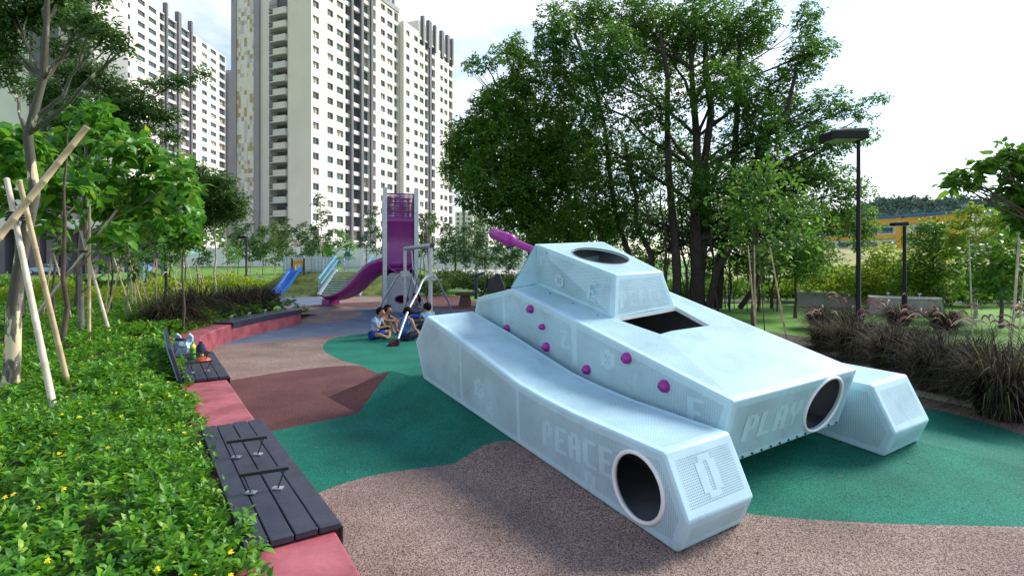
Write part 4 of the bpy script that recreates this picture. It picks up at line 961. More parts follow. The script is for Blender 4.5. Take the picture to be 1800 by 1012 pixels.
# climbing wall disc (green) behind the steps
gp = at(611, 466, 40); disc = thing('play_structure', 'dark green rounded play panel on a pole above the steps', 'play panel', (gp.x, 40, 0)); M['dgreen'] = pm('dark_green_panel', (.01, .13, .10), rough=.5)
m = MB(); pts = [Vector((.26 * math.cos(a) * (1.0 if math.sin(a) < 0 else .95), 0, .33 * math.sin(a) + 2.35)) for a in np.linspace(0, 2 * math.pi, 25)[:-1]]; m.prism([p * 1 for p in pts], (0, -.03, 0), (0, .03, 0)); m.build('panel', M['dgreen'], disc)
m = MB(); m.tube([(0, .08, 0), (0, .08, 3.0)], .05, 8); m.build('pole', M['railgrey'], disc)
m = MB(); m.tube([(-.1, .1, 2.0), (-1.6, .1, 1.35)], .05, 8); m.build('brace', M['railgrey'], disc)
# small blue slide with yellow arch
bs0 = at(516, 480, 33.0); bsl = thing('small_slide', 'small blue slide with a yellow arch on the grass mound', 'slide', (un(486, 521.5).x, 30.6, 0))
M['slideblue'] = pm('blue_plastic', (.012, .10, .38), var=.12, rough=.35); M['yellow'] = pm('yellow_plastic', (.65, .30, .015), rough=.4)
P = catmull([Vector((0, -.15, .16)), Vector((.02, .2, .20)), Vector((.07, .8, .50)), Vector((.12, 1.5, .95)), Vector((.18, 2.1, 1.38)), Vector((.2, 2.5, 1.42))], 5); m = MB(); vs = []
for i, p in enumerate(P):
    for dx, dz in ((-.30, .22), (-.27, .22), (-.25, .02), (.25, .02), (.27, .22), (.30, .22), (.28, -.05), (-.28, -.05)): vs.append(p + Vector((dx, 0, dz)))
m.add(vs, [(i * 8 + j, i * 8 + (j + 1) % 8, (i + 1) * 8 + (j + 1) % 8, (i + 1) * 8 + j) for i in range(len(P) - 1) for j in range(8)], 0); m.build('chute', M['slideblue'], bsl)
ax, ay, az = .2, 2.55, 1.36
for s in (-1, 1):
    m = MB(); m.tube([(ax + s * .36, ay, az - .3), (ax + s * .36, ay, az + .78)], .05, 10); po = m.build('post', M['black'], bsl)
    m = MB(); m.ball((ax + s * .36, ay, az + .82), .06); m.build('post_cap', M['yellow'], po)
m = MB(); o_ = [Vector((ax - .30, ay, az)), Vector((ax - .30, ay, az + .66)), Vector((ax + .30, ay, az + .66)), Vector((ax + .30, ay, az)), Vector((ax + .18, ay, az)), Vector((ax + .18, ay, az + .36)), Vector((ax + .10, ay, az + .46)), Vector((ax - .10, ay, az + .46)), Vector((ax - .18, ay, az + .36)), Vector((ax - .18, ay, az))]
m.prism(o_, (0, -.03, 0), (0, .03, 0)); m.build('arch_panel', M['yellow'], bsl)

# ---- fitness machine behind the tank
fx = at(812, 505, 24.5); fit = thing('fitness_machine', 'black outdoor exercise machine with brown seat behind the tank', 'exercise machine', (fx.x, 24.5, 0)); M['woodseat'] = pm('brown_seat', (.10, .055, .04), rough=.7); M['navy'] = pm('navy_metal', (.02, .04, .09), rough=.4)
m = MB(); m.box((.15, 0, .55), (.85, .5, .16)); m.add([], []); lk('seat', bevel_mesh(m.mesh('s'), .03, 2), fit, M['woodseat'])
m = MB(); m.prism([Vector((-.15, 0, 0)), Vector((.45, 0, 0)), Vector((.35, 0, .47)), Vector((-.05, 0, .47))], (0, -.15, 0), (0, .15, 0)); m.build('pedestal', M['woodseat'], fit)
m = MB(); m.tube([(.62, .1, .3), (.64, .1, 1.42)], .075, 10); m.build('post', M['navy'], fit)
m = MB(); m.tube([(.35, -.1, 1.30), (1.0, .1, 1.48)], .055, 10); m.build('handle', M['navy'], fit)
m = MB(); m.tube(catmull([Vector((.75, 0, .45)), Vector((.95, 0, .55)), Vector((1.08, 0, .95)), Vector((1.12, 0, 1.3))], 4), .055, 8); m.build('lever', M['black'], fit)
m = MB(); m.prism([Vector((1.1, 0, .62)), Vector((1.98, 0, .66)), Vector((1.85, 0, 1.0)), Vector((1.72, 0, 1.42)), Vector((1.5, 0, 1.46)), Vector((1.42, 0, 1.30)), Vector((1.16, 0, 1.22))], (0, -.12, 0), (0, .12, 0)); lk('housing', bevel_mesh(m.mesh('h'), .04, 2), fit, M['black'])

# ---- lamp posts
def lamp(u, v, y, hgt, label, arm=.55, size=1., zb=0.):
    p = at(u, YH, y); t = thing('street_lamp', label, 'lamp', (p.x, y, zb), 0, 'black park lamps')
    m = MB(); m.tube([(0, 0, 0), (0, 0, .9), (0, 0, .92), (0, 0, hgt)], [.085, .085, .065, .05], 12); m.build('post', M['lampblack'], t)
    m = MB(); s = size; hx = -.22 * s
    bot = [(-.50, -.17), (.05, -.17), (.05, .17), (-.50, .17)]; top = [(-.30, -.12), (.03, -.14), (.03, .14), (-.30, .12)]
    vs = [Vector((x * s, y_ * s, hgt - .02)) for x, y_ in bot] + [Vector((x * s, y_ * s, hgt + .10 * s)) for x, y_ in bot] + [Vector((x * s, y_ * s, hgt + .15 * s)) for x, y_ in top]
    m.add(vs, [(3, 2, 1, 0), (0, 1, 5, 4), (1, 2, 6, 5), (2, 3, 7, 6), (3, 0, 4, 7), (4, 5, 9, 8), (5, 6, 10, 9), (6, 7, 11, 10), (7, 4, 8, 11), (8, 9, 10, 11)]); hd = m.build('lamp_head', M['lampblack'], t)
    m = MB(); m.box((-.24 * s, 0, hgt - .026), (.40 * s, .26 * s, .012)); M.setdefault('lens', pm('lamp_lens', (.45, .46, .40), rough=.2)); m.build('lens', M['lens'], hd)
    return t
yl = 15.2; lamp(1509, 0, yl, at(1509, 246, yl).z + .25, 'tall black park lamp beside the big tree, nearest one', size=1.85, zb=-.25)
yl = 19.; lamp(1590, 0, yl, at(1590, 396, yl).z, 'smaller black park lamp in front of the school, right of the nearest lamp', size=.85)
yl = 34.; lamp(433, 0, yl, at(433, 419, yl).z, 'thin black park lamp left of the blue slide', size=1.0)
yl = 13.; lamp(38, 0, yl, 2.3 + .4, 'black lamp post behind the peeling tree at far left', size=.3, zb=-.1)
yl = 42.; lamp(716, 0, yl, at(716, 425, yl).z, 'distant black lamp right behind the slide tower', size=.8); yl = 44.; lamp(801, 0, yl, at(801, 425, yl).z, 'distant black lamp among the saplings right of the slide tower', size=.8)
# ================================================================== vegetation
G = {}
G['cover'] = leafmat('ground_cover_leaf', (.026, .125, .008), (.115, .33, .014), .36, .45, c3=(.24, .38, .022), spec=.5)
G['lime'] = leafmat('lime_leaf', (.16, .30, .012), (.34, .44, .02), .35, .5)
G['dark'] = leafmat('dark_leaf', (.018, .075, .012), (.105, .24, .028), .52, .45)
G['mid'] = leafmat('mid_leaf', (.026, .095, .010), (.11, .25, .020), .42, .45)
G['broad'] = leafmat('broad_leaf', (.030, .13, .014), (.105, .31, .022), .42, .4, c3=(.22, .30, .02))
G['feather'] = leafmat('feather_leaf', (.016, .065, .012), (.070, .155, .022), .42, .5)
G['yellowg'] = leafmat('yellow_green_leaf', (.09, .19, .012), (.26, .36, .022), .42, .45)
G['sap'] = leafmat('sapling_leaf', (.030, .085, .016), (.10, .19, .032), .35, .5)
G['far'] = leafmat('far_leaf', (.022, .070, .022), (.055, .125, .035), .3, .6)
G['bark'] = pm('brown_bark', (.085, .062, .048), var=.4, scale=6, rough=.95, bump=.6, bscale=30)
G['darkbark'] = pm('dark_bark', (.038, .028, .024), var=.4, scale=5, rough=.95, bump=.6, bscale=25)
G['greybark'] = pm('grey_bark', (.19, .18, .15), var=.35, scale=9, rough=.9, bump=.4, bscale=40)
G['palebark'] = pm('pale_bark', (.40, .36, .28), var=.3, scale=8, rough=.9, bump=.3, bscale=30)
G['bamboo'] = pm('bamboo_pole', (.42, .31, .17), var=.22, scale=5, rough=.65, col2=(.55, .43, .27))
G['bamboop'] = pm('weathered_bamboo', (.50, .44, .34), var=.2, scale=5, rough=.7, col2=(.62, .55, .44))
def peelmat():
    m = bpy.data.materials.new('peeling_bark'); m.use_nodes = True; t = m.node_tree; n = t.nodes; l = t.links; b = n['Principled BSDF']; b.inputs['Roughness'].default_value = .85
    tc = n.new('ShaderNodeTexCoord'); mp_ = n.new('ShaderNodeMapping'); mp_.inputs['Scale'].default_value = (9, 9, 3.2); no = n.new('ShaderNodeTexNoise'); no.inputs['Scale'].default_value = 1.; no.inputs['Detail'].default_value = 5
    sp = n.new('ShaderNodeSeparateXYZ'); mr = n.new('ShaderNodeMapRange'); mr.inputs[1].default_value = .2; mr.inputs[2].default_value = 1.9; mr.inputs[3].default_value = .10; mr.inputs[4].default_value = -.12
    ad = n.new('ShaderNodeMath'); ad.operation = 'ADD'; rp = n.new('ShaderNodeValToRGB'); rp.color_ramp.interpolation = 'CONSTANT'; e = rp.color_ramp.elements
    e[0].color = (.075, .070, .050, 1); e[1].position = .52; e[1].color = (.62, .54, .34, 1); k = e.new(.47); k.color = (.15, .15, .12, 1)
    l.new(tc.outputs['Object'], mp_.inputs[0]); l.new(mp_.outputs[0], no.inputs['Vector']); l.new(tc.outputs['Object'], sp.inputs[0]); l.new(sp.outputs[2], mr.inputs[0]); l.new(no.outputs[0], ad.inputs[0]); l.new(mr.outputs[0], ad.inputs[1]); l.new(ad.outputs[0], rp.inputs[0]); l.new(rp.outputs[0], b.inputs['Base Color'])
    bp = n.new('ShaderNodeBump'); bp.inputs['Strength'].default_value = .5; bp.inputs['Distance'].default_value = .01; l.new(rp.outputs[0], bp.inputs['Height']); l.new(bp.outputs[0], b.inputs['Normal']); return m
G['peel'] = peelmat()

def rnd_dirs(n, rng, up=0.):
    v = rng.normal(size=(n, 3)); v[:, 2] += up; return unit(v)
def clump_leaves(clumps, rng, dens, L, Wd, hollow=.35, spray=5, sprayr=.28, kind=4, outward=.5, keep=None):
    """clumps: (x, y, z, rx, ry, rz, weight). twigs scattered in each ellipsoid, `spray` leaves on each twig."""
    VV = []; TT = []; off = 0
    for (x, y, z, rx, ry, rz, w) in clumps:
        n = int(dens * w * (rx * ry + ry * rz + rx * rz) / 3 + 3)
        d = rnd_dirs(n, rng); rr = (hollow + (1 - hollow) * rng.random(n) ** .6)[:, None]
        c = np.array([x, y, z]) + d * rr * np.array([rx, ry, rz])
        c += rng.normal(0, .06, (n, 3)) * np.array([rx, ry, rz])
        ax = unit(d * outward + rng.normal(0, .55, (n, 3)) + np.array([0, 0, -.12]))
        side = unit(np.cross(ax, np.array([0, 0, 1.]) + rng.normal(0, .2, (n, 3)))); upv = np.cross(side, ax)
        P = []; D = []; Nn = []; Ls = []
        for k in range(spray):
            t = (k + .5) / spray; s = 1 if k % 2 else -1
            P.append(c + ax * (t - .5) * sprayr * 2 + side * 0); D.append(unit(ax * .55 + side * s * .8 + rng.normal(0, .22, (n, 3)) + np.array([0, 0, -.15]))); Nn.append(unit(upv + rng.normal(0, .35, (n, 3)))); Ls.append(L * (.5 + rng.random(n)))
        P = np.concatenate(P); D = np.concatenate(D); Nn = np.concatenate(Nn); Ls = np.concatenate(Ls)
        V, T = (leaf_arrays if kind == 4 else leaf6_arrays)(P, D, Nn, Ls, Ls * Wd / L)
        VV.append(V); TT.append(T + off); off += len(V)
    return np.concatenate(VV), np.concatenate(TT)
def wig(a, b, rng, k=5, amt=.06):
    a = Vector(a); b = Vector(b); L_ = (b - a).length; P = []
    for i in range(k + 1):
        t = i / k; j = math.sin(math.pi * t) * amt * L_; P.append(a.lerp(b, t) + Vector((rng.normal(0, j * .6), rng.normal(0, j * .6), 0)))
    return P
def make_tree(name, label, base, crown_lo, r0, clumps, mats, dens, L, Wd, seed=0, group=None, trunk_top=None, spray=5, sprayr=.28, kind=4, limbs=True, hollow=.35, trunks=None, outward=.5):
    rng = np.random.default_rng(seed); t = thing(name, label, 'tree', base, 0, group); b = Vector(base)
    loc = [(c[0] - b.x, c[1] - b.y, c[2] - b.z, *c[3:]) for c in clumps]
    m = MB(); top = Vector(trunk_top) - b if trunk_top is not None else Vector((0, 0, max(c[2] for c in loc)))
    tp = wig((0, 0, -.05), top, rng, 8, .014); m.tube(tp, [r0 * (1.25 if i == 0 else (1 - .75 * i / 8)) for i in range(9)], 9)
    for (a, bb, r) in (trunks or []): m.tube(wig(Vector(a) - b, Vector(bb) - b, rng, 6, .04), [r * (1 - .6 * i / 6) for i in range(7)], 7)
    if limbs:
        for c in loc:
            e = Vector(c[:3]); hz_ = max(crown_lo - b.z, e.z - .35 * math.hypot(e.x, e.y) - c[5] * .6); hz_ = min(hz_, top.z * .97); f_ = max(0, min(1, hz_ / max(top.z, .1))); s = tp[min(8, int(f_ * 8))]
            rr = max(.008, min(r0 * .32, .02 + .05 * c[3]) ); m.tube(wig(s, e, rng, 5, .05), [rr * (1 - .75 * i / 5) for i in range(6)], 5, cap=False)
            for q in range(3):
                e2 = e + Vector((rng.normal(0, .5) * c[3], rng.normal(0, .5) * c[4], rng.normal(0, .5) * c[5])); m.tube(wig(s.lerp(e, .65), e2, rng, 3, .06), [rr * .45, rr * .35, rr * .25, rr * .12], 4, cap=False)
    m.build('trunk', mats[1], t)
    V, T = clump_leaves(loc, rng, dens, L, Wd, hollow, spray, sprayr, kind, outward); lk('crown', np_mesh('crown', V, T), t, mats[0])
    return t
def pxclump(u, v, ru, rv, y, w=1., dy=None):
    c = at(u, v, y); s = y / F; return (c.x, y, c.z, ru * s, dy if dy is not None else (ru + rv) / 2 * s, rv * s, w)

# ---- big upright tree behind the tank (several stems with hanging roots)
yB = 23.5
big = [(975, 70, 40, 70, 0, 1.0), (1000, 150, 60, 60, 1, 1.0), (1040, 30, 45, 50, 1.0, .9), (1075, 110, 60, 70, -1, 1.1), (1030, 230, 70, 60, 0, .9), (1120, 30, 60, 55, .5, 1.), (1170, 90, 60, 70, 1.5, .9), (1150, 190, 70, 50, -1, .7), (1225, 40, 60, 60, 0, 1.), (1290, 70, 55, 70, 1, 1.),
       (1260, 150, 60, 50, -1.2, .8), (1310, 170, 40, 60, 0, .9), (1340, 40, 30, 50, .6, .8), (1190, 260, 60, 45, 1, .45), (1290, 260, 60, 50, .4, .55), (1240, 330, 80, 55, -.8, .9), (1120, 290, 70, 60, .5, .9), (1340, 240, 40, 60, -.5, .9), (1365, 170, 40, 50, .5, .9), (1410, 110, 40, 40, 0, .9), (1420, 40, 22, 42, .2, .8), (1440, 85, 40, 18, .2, .7),
       (1400, 220, 60, 40, .8, .7), (1450, 180, 45, 25, 0, .55), (1490, 195, 38, 16, .3, .45), (1450, 250, 60, 30, -.6, .6), (1505, 240, 45, 20, 0, .4), (1530, 175, 32, 12, .5, .35), (1520, 205, 25, 10, .5, .3), (1390, 300, 60, 50, .5, 1.), (1330, 330, 70, 50, 1., 1.), (1450, 310, 50, 35, .4, .7), (1500, 330, 40, 25, .3, .5), (1470, 375, 60, 40, .4, .8), (1390, 390, 70, 50, -1., 1.), (1300, 400, 70, 55, .3, 1.), (1200, 400, 70, 50, 1., 1.),
       (1110, 380, 70, 50, .6, 1.), (1040, 330, 60, 60, .8, .9), (1250, 460, 60, 40, 1.5, .6), (1330, 460, 50, 40, .5, .8), (1420, 450, 50, 40, .8, .8), (1510, 400, 35, 40, .8, .7), (1140, 450, 60, 35, 2., .7)]
cl_ = []
for u, v, ru, rv, dy, w in big:
    a = pxclump(u, v, ru, rv, yB + dy * 1.2, w * 1.0); cl_.append(a)
bx = at(1225, YH, yB).x
trk = []
rr_ = np.random.default_rng(5)
for u, u2, v2, r, dy in ((1160, 1100, 250, .16, .3), (1190, 1160, 60, .2, -.4), (1225, 1240, 30, .24, .2), (1262, 1300, 60, .2, .5), (1245, 1400, 120, .17, -.3), (1300, 1430, 280, .12, .3), (1130, 1010, 60, .14, .6)):
    a = at(u, YH, yB + dy); b_ = at(u2, v2, yB + dy); trk.append(((a.x, yB + dy, -.05), (b_.x, b_.y, b_.z), r))
for k in range(34):
    u = 1040 + rr_.random() * 340; dy = rr_.normal(0, .9); a = at(u, YH, yB + dy); b_ = at(u + rr_.normal(0, 12), 330 + rr_.random() * 90, yB + dy); trk.append(((a.x, yB + dy, -.05), (b_.x, b_.y, b_.z), .02 + .05 * rr_.random()**2))
make_tree('banyan_tree', 'huge dark leafy tree with many stems and hanging roots behind the tank', (bx, yB, 0), 3.0, .30, cl_, (G['dark'], G['darkbark']), 290, .145, .07, 11, trunk_top=at(1215, 60, yB), spray=7, sprayr=.20, trunks=trk, hollow=.15)
# ---- rounded tree at its left
yR = 25.0
rnd_ = [(860, 200, 40, 45, 1.), (830, 245, 50, 40, 1.), (900, 175, 45, 45, 1.), (880, 260, 70, 50, 1.), (950, 230, 60, 60, 1.), (815, 300, 45, 35, 1.), (870, 320, 70, 45, 1.), (940, 310, 70, 50, 1.), (1000, 280, 60, 60, 1.), (840, 350, 40, 25, .9), (900, 375, 60, 35, 1.), (970, 375, 60, 40, 1.), (1030, 390, 60, 40, .9), (925, 130, 35, 40, .7), (890, 95, 35, 16, .45), (850, 110, 35, 14, .4), (905, 80, 20, 22, .5), (830, 120, 20, 9, .35), (960, 420, 45, 25, .8), (800, 260, 22, 22, .7)]
make_tree('rain_tree', 'rounded bushy dark green tree between the white towers and the huge tree', (at(935, YH, yR).x, yR, 0), 2.5, .28, [pxclump(u, v, ru, rv, yR + (i % 3 - 1) * .9, w) for i, (u, v, ru, rv, w) in enumerate(rnd_)], (G['mid'], G['darkbark']), 480, .155, .07, 12, trunk_top=at(930, 200, yR), spray=6, sprayr=.2, hollow=.3)

# ---- right side trees and shrubs
def pt(name, label, u, y, zb, clu, mats, dens, L, Wd, seed, r0=.06, group=None, **k):
    return make_tree(name, label, (at(u, YH, y).x, y, zb), zb + .4, r0, [pxclump(a, b, c, d, y + e, w) for a, b, c, d, e, w in clu], mats, dens, L, Wd, seed, group, **k)
pt('shrub_tree', 'dark green broad leafed young tree left of the nearest lamp', 1325, 15.5, 0, [(1330, 300, 50, 35, 0, .8), (1310, 350, 60, 40, .3, 1.), (1370, 340, 50, 40, -.3, 1.), (1345, 400, 70, 40, 0, 1.), (1400, 395, 50, 40, .3, .9), (1350, 450, 50, 35, 0, .8), (1290, 400, 40, 40, 0, .8)], (G['dark'], G['bark']), 95, .16, .085, 21, kind=6, spray=5, sprayr=.22)
pt('shrub_tree', 'dark green small tree with a rounded crown behind the low white walls', 1398, 20.0, 0, [(1400, 470, 50, 30, 0, 1), (1370, 450, 40, 30, .3, 1), (1430, 450, 40, 35, 0, 1), (1400, 430, 45, 30, 0, .9)], (G['dark'], G['darkbark']), 280, .12, .06, 22)
pt('shrub_tree', 'bushy dark tree just right of the smaller lamp', 1640, 22, 0, [(1630, 420, 40, 30, 0, 1), (1655, 450, 45, 40, .4, 1.), (1620, 470, 40, 35, 0, 1.), (1660, 495, 50, 30, -.3, 1.), (1610, 505, 45, 25, 0, 1.), (1640, 400, 25, 20, 0, .8)], (G['mid'], G['bark']), 260, .16, .08, 23, kind=6, spray=4, sprayr=.2)
pt('shrub_tree', 'green bush below the school, just left of the smaller lamp', 1570, 24, 0, [(1560, 450, 40, 25, 0, 1), (1540, 480, 50, 30, 0, 1), (1590, 480, 50, 30, .3, 1), (1500, 495, 50, 25, 0, 1), (1550, 505, 60, 20, -.5, 1)], (G['yellowg'], G['bark']), 230, .15, .08, 24, kind=4, spray=4)
pt('shrub_tree', 'bright yellow green young tree right of the school', 1715, 20, 0, [(1715, 372, 26, 10, 0, .6), (1688, 392, 26, 9, .5, .6), (1745, 388, 28, 10, -.5, .6), (1735, 412, 36, 10, 0, .6), (1692, 420, 28, 10, .3, .6), (1768, 420, 28, 12, .6, .6), (1712, 442, 28, 10, -.4, .6), (1757, 452, 24, 10, 0, .6), (1676, 447, 18, 9, 0, .5)], (G['yellowg'], G['palebark']), 420, .20, .07, 25, spray=6, sprayr=.25)
pt('shrub_tree', 'dark broad leafed bush at the right edge behind the bamboo stake', 1760, 17, 0, [(1740, 460, 40, 40, 0, 1), (1770, 490, 50, 35, 0, 1), (1790, 440, 40, 45, .4, 1), (1730, 500, 35, 25, -.3, 1)], (G['mid'], G['bark']), 190, .19, .10, 26, kind=6, spray=4, sprayr=.2)
# near branch at the upper right edge, its trunk outside the frame
tR = pt('roadside_tree', 'near tree at the right edge with arching leafy branch against the sky', 1880, 9.5, 0, [(1770, 275, 30, 16, 0, .9), (1730, 292, 30, 12, 0, .8), (1695, 308, 25, 10, .1, .7), (1675, 322, 14, 9, .1, .6), (1710, 322, 12, 10, 0, .4), (1800, 285, 35, 25, .2, 1.), (1840, 290, 50, 50, .5, .9), (1790, 330, 30, 25, .3, .8), (1800, 380, 30, 30, .6, .8), (1840, 360, 50, 60, .5, .8)], (G['mid'], G['bark']), 520, .17, .085, 27, kind=6, spray=5, sprayr=.16, r0=.09, hollow=.1)
# bamboo stakes standing in the right beds
def stake(u0, v0, u1, v1, y, label, r=.022, mat='bamboo', group='bamboo stakes in the right beds'):
    a = at(u0, v0, y); a.z = 0; b_ = at(u1, v1, y); m = MB(); n_ = 9; pts = []; rr = []
    for i in range(n_):
        t = i / (n_ - 1); q = Vector((0, 0, 0)).lerp(b_ - a, t)
        for dz, k in ((-.008, 1.), (0, 1.18), (.008, 1.)): pts.append(q + (b_ - a).normalized() * dz); rr.append(r * k * (1 - .25 * t))
    m.tube(pts, rr, 8); o = m.build('bamboo_stake', G[mat]); o.location = a; tag(o, label, 'stake', group); return o
stake(1330, 575, 1315, 432, 14, 'left bamboo stake of the pair behind the tank deck'); stake(1328, 572, 1326, 432, 14.4, 'upright bamboo stake of the pair behind the tank deck')
stake(1345, 575, 1332, 410, 14.2, 'thin dark sapling stem standing beside the stake pair', .016, 'bark'); stake(1385, 590, 1354, 437, 13, 'slanting bamboo stake left of the nearest lamp')
stake(1776, 560, 1793, 400, 11, 'pale bamboo stake leaning at the right edge', .026, 'bamboop'); stake(1790, 530, 1800, 480, 13, 'short pale stake lowest at the right edge', .02, 'bamboop')
stake(1710, 560, 1703, 420, 14, 'pale thin trunk stake below the yellow green tree', .02, 'palebark')

# ---- fountain grass clumps
G['blade'] = leafmat('purple_grass_blade', (.018, .014, .010), (.060, .050, .038), .25, .7, c3=(.13, .17, .035), spec=.1); G['blade2'] = leafmat('brown_grass_blade', (.030, .021, .020), (.085, .062, .048), .15, .7, c3=(.17, .15, .07), spec=.1)
G['plume'] = pm('pink_grass_plume', (.32, .13, .13), var=.3, scale=30, rough=.9, bump=.8, bscale=180); G['plumew'] = pm('cream_grass_plume', (.55, .42, .30), var=.25, scale=30, rough=.9, bump=.8, bscale=180)
def blades(rng, n, hgt, spread, wd, seg=6):
    a = rng.random(n) * 2 * np.pi; low = rng.random(n) < .38; r0 = rng.random(n) ** .5 * spread * .34; P0 = np.stack([r0 * np.cos(a), r0 * np.sin(a), np.zeros(n)], 1)
    a2 = a + rng.normal(0, .5, n); out_ = np.stack([np.cos(a2), np.sin(a2), 0 * a2], 1); Hh = hgt * (.55 + .5 * rng.random(n)) * np.where(low, .5, 1.); Rr = spread * (.35 + .9 * rng.random(n)) * np.where(low, 1.15, 1.); sd = np.stack([-np.sin(a2), np.cos(a2), 0 * a2], 1)
    Vs = []; dr_ = 1.05 + .85 * rng.random(n) + .25 * low
    for k in range(seg + 1):
        t = k / seg; z = Hh * (2.05 * t - dr_ * t * t); q = P0 + out_ * (Rr * (t ** 1.45))[:, None]; q[:, 2] = np.maximum(z, .03 if t > .5 else 0); w = wd * (1 - t ** 2) + .0008
        Vs += [q - sd * w, q + sd * w]
    V = np.stack(Vs, 1).reshape(-1, 3); k2 = 2 * (seg + 1); b = np.arange(n)[:, None, None] * k2
    T = b + np.array([[2 * k, 2 * k + 1, 2 * k + 3, 2 * k + 2] for k in range(seg)])[None]; return V, T.reshape(-1, 4)
def grass_clump(p, hgt, spread, n, seed, label, group, blade='blade', nplume=5, wd=.005, plume='plume'):
    rng = np.random.default_rng(seed); t = tag(thing('fountain_grass', label, 'grass clump', p, 0, group), kind='thing')
    V, Fq = blades(rng, n, hgt, spread, wd); lk('blades', np_mesh('blades', V, Fq), t, G[blade])
    for k in range(nplume):
        a = rng.random() * 2 * math.pi; h = hgt * (1.0 + .25 * rng.random()); o_ = Vector((math.cos(a), math.sin(a), 0)); s = spread * (.4 + .4 * rng.random())
        st_ = [Vector((0, 0, 0)), o_ * s * .25 + Vector((0, 0, h * .6)), o_ * s * .6 + Vector((0, 0, h))]; pl_ = [st_[-1], o_ * (s * .6 + .07) + Vector((0, 0, h + .045)), o_ * (s * .6 + .15) + Vector((0, 0, h + .035)), o_ * (s * .6 + .22) + Vector((0, 0, h - .04))]
        m = MB(); m.tube(catmull(pl_, 3), [.006, .010, .013, .014, .014, .013, .012, .010, .007, .003], 6); mat = G['plumew'] if rng.random() < .35 else G[plume]; o = m.build('plume', mat, t)
        m = MB(); m.tube(catmull(st_, 3), .0022, 4, cap=False); m.build('stalk', G['blade2'], o)
    return t
right_c = [(1500, 632, 1.0, 'purple fountain grass clump leftmost behind the right track box', 1.), (1570, 660, 1.0, 'purple fountain grass clump second from left behind the track box', 1.), (1655, 695, 1.02, 'large dark fountain grass clump in the middle of the right bed', 1.05), (1765, 735, 1.05, 'large dark fountain grass clump at the right edge of the photo', 1.1),
           (1450, 615, .7, 'small purple grass clump at the left end of the right bed', .8), (1620, 640, .78, 'purple grass clump behind the gap between the two largest clumps', .9), (1720, 665, .8, 'back row purple grass clump near the right edge', 1.), (1540, 612, .62, 'back row purple grass clump beside the lamp foot', .9), (1850, 700, 1.0, 'purple grass clump cut by the right edge', 1.)]
for i, (u, v, s, lab, w) in enumerate(right_c):
    p = un(u, v); grass_clump((p.x, p.y, .02), 1.06 * s, .72 * w, 950, 40 + i, lab, 'purple grass in the right bed', nplume=9, wd=.008)
for i, (u, v, lab) in enumerate(((1440, 575, 'dark grass tuft before the low white wall, left one'), (1490, 580, 'dark grass tuft before the low white wall, middle one'), (1580, 572, 'dark grass tuft before the low white wall, right one'), (1660, 580, 'dark grass tuft below the white trunk at right'))):
    p = un(u, v); grass_clump((p.x, p.y, 0), .8, .75, 900, 60 + i, lab, 'grass tufts before the low walls', nplume=3, wd=.007)
left_c = [(318, 577, 1., 'dark purple grass clump leftmost at the far bench curve'), (352, 566, 1., 'dark purple grass clump second from left at the far bench curve'), (395, 560, .9, 'brownish grass clump in the middle of the left row'), (430, 553, .9, 'brownish grass clump second from right in the left row'), (463, 547, .85, 'brownish grass clump rightmost at the far end of the bench'), (292, 585, .8, 'small dark grass clump at the left tip of the row')]
for i, (u, v, s, lab) in enumerate(left_c):
    p = un(u, v, .3); grass_clump((p.x, p.y, .32), 1.22 * s, 1.0 * s, 850, 80 + i, lab, 'purple grass by the far bench', blade='blade' if i < 2 or i == 5 else 'blade2', nplume=5, wd=.010, plume='plumew')

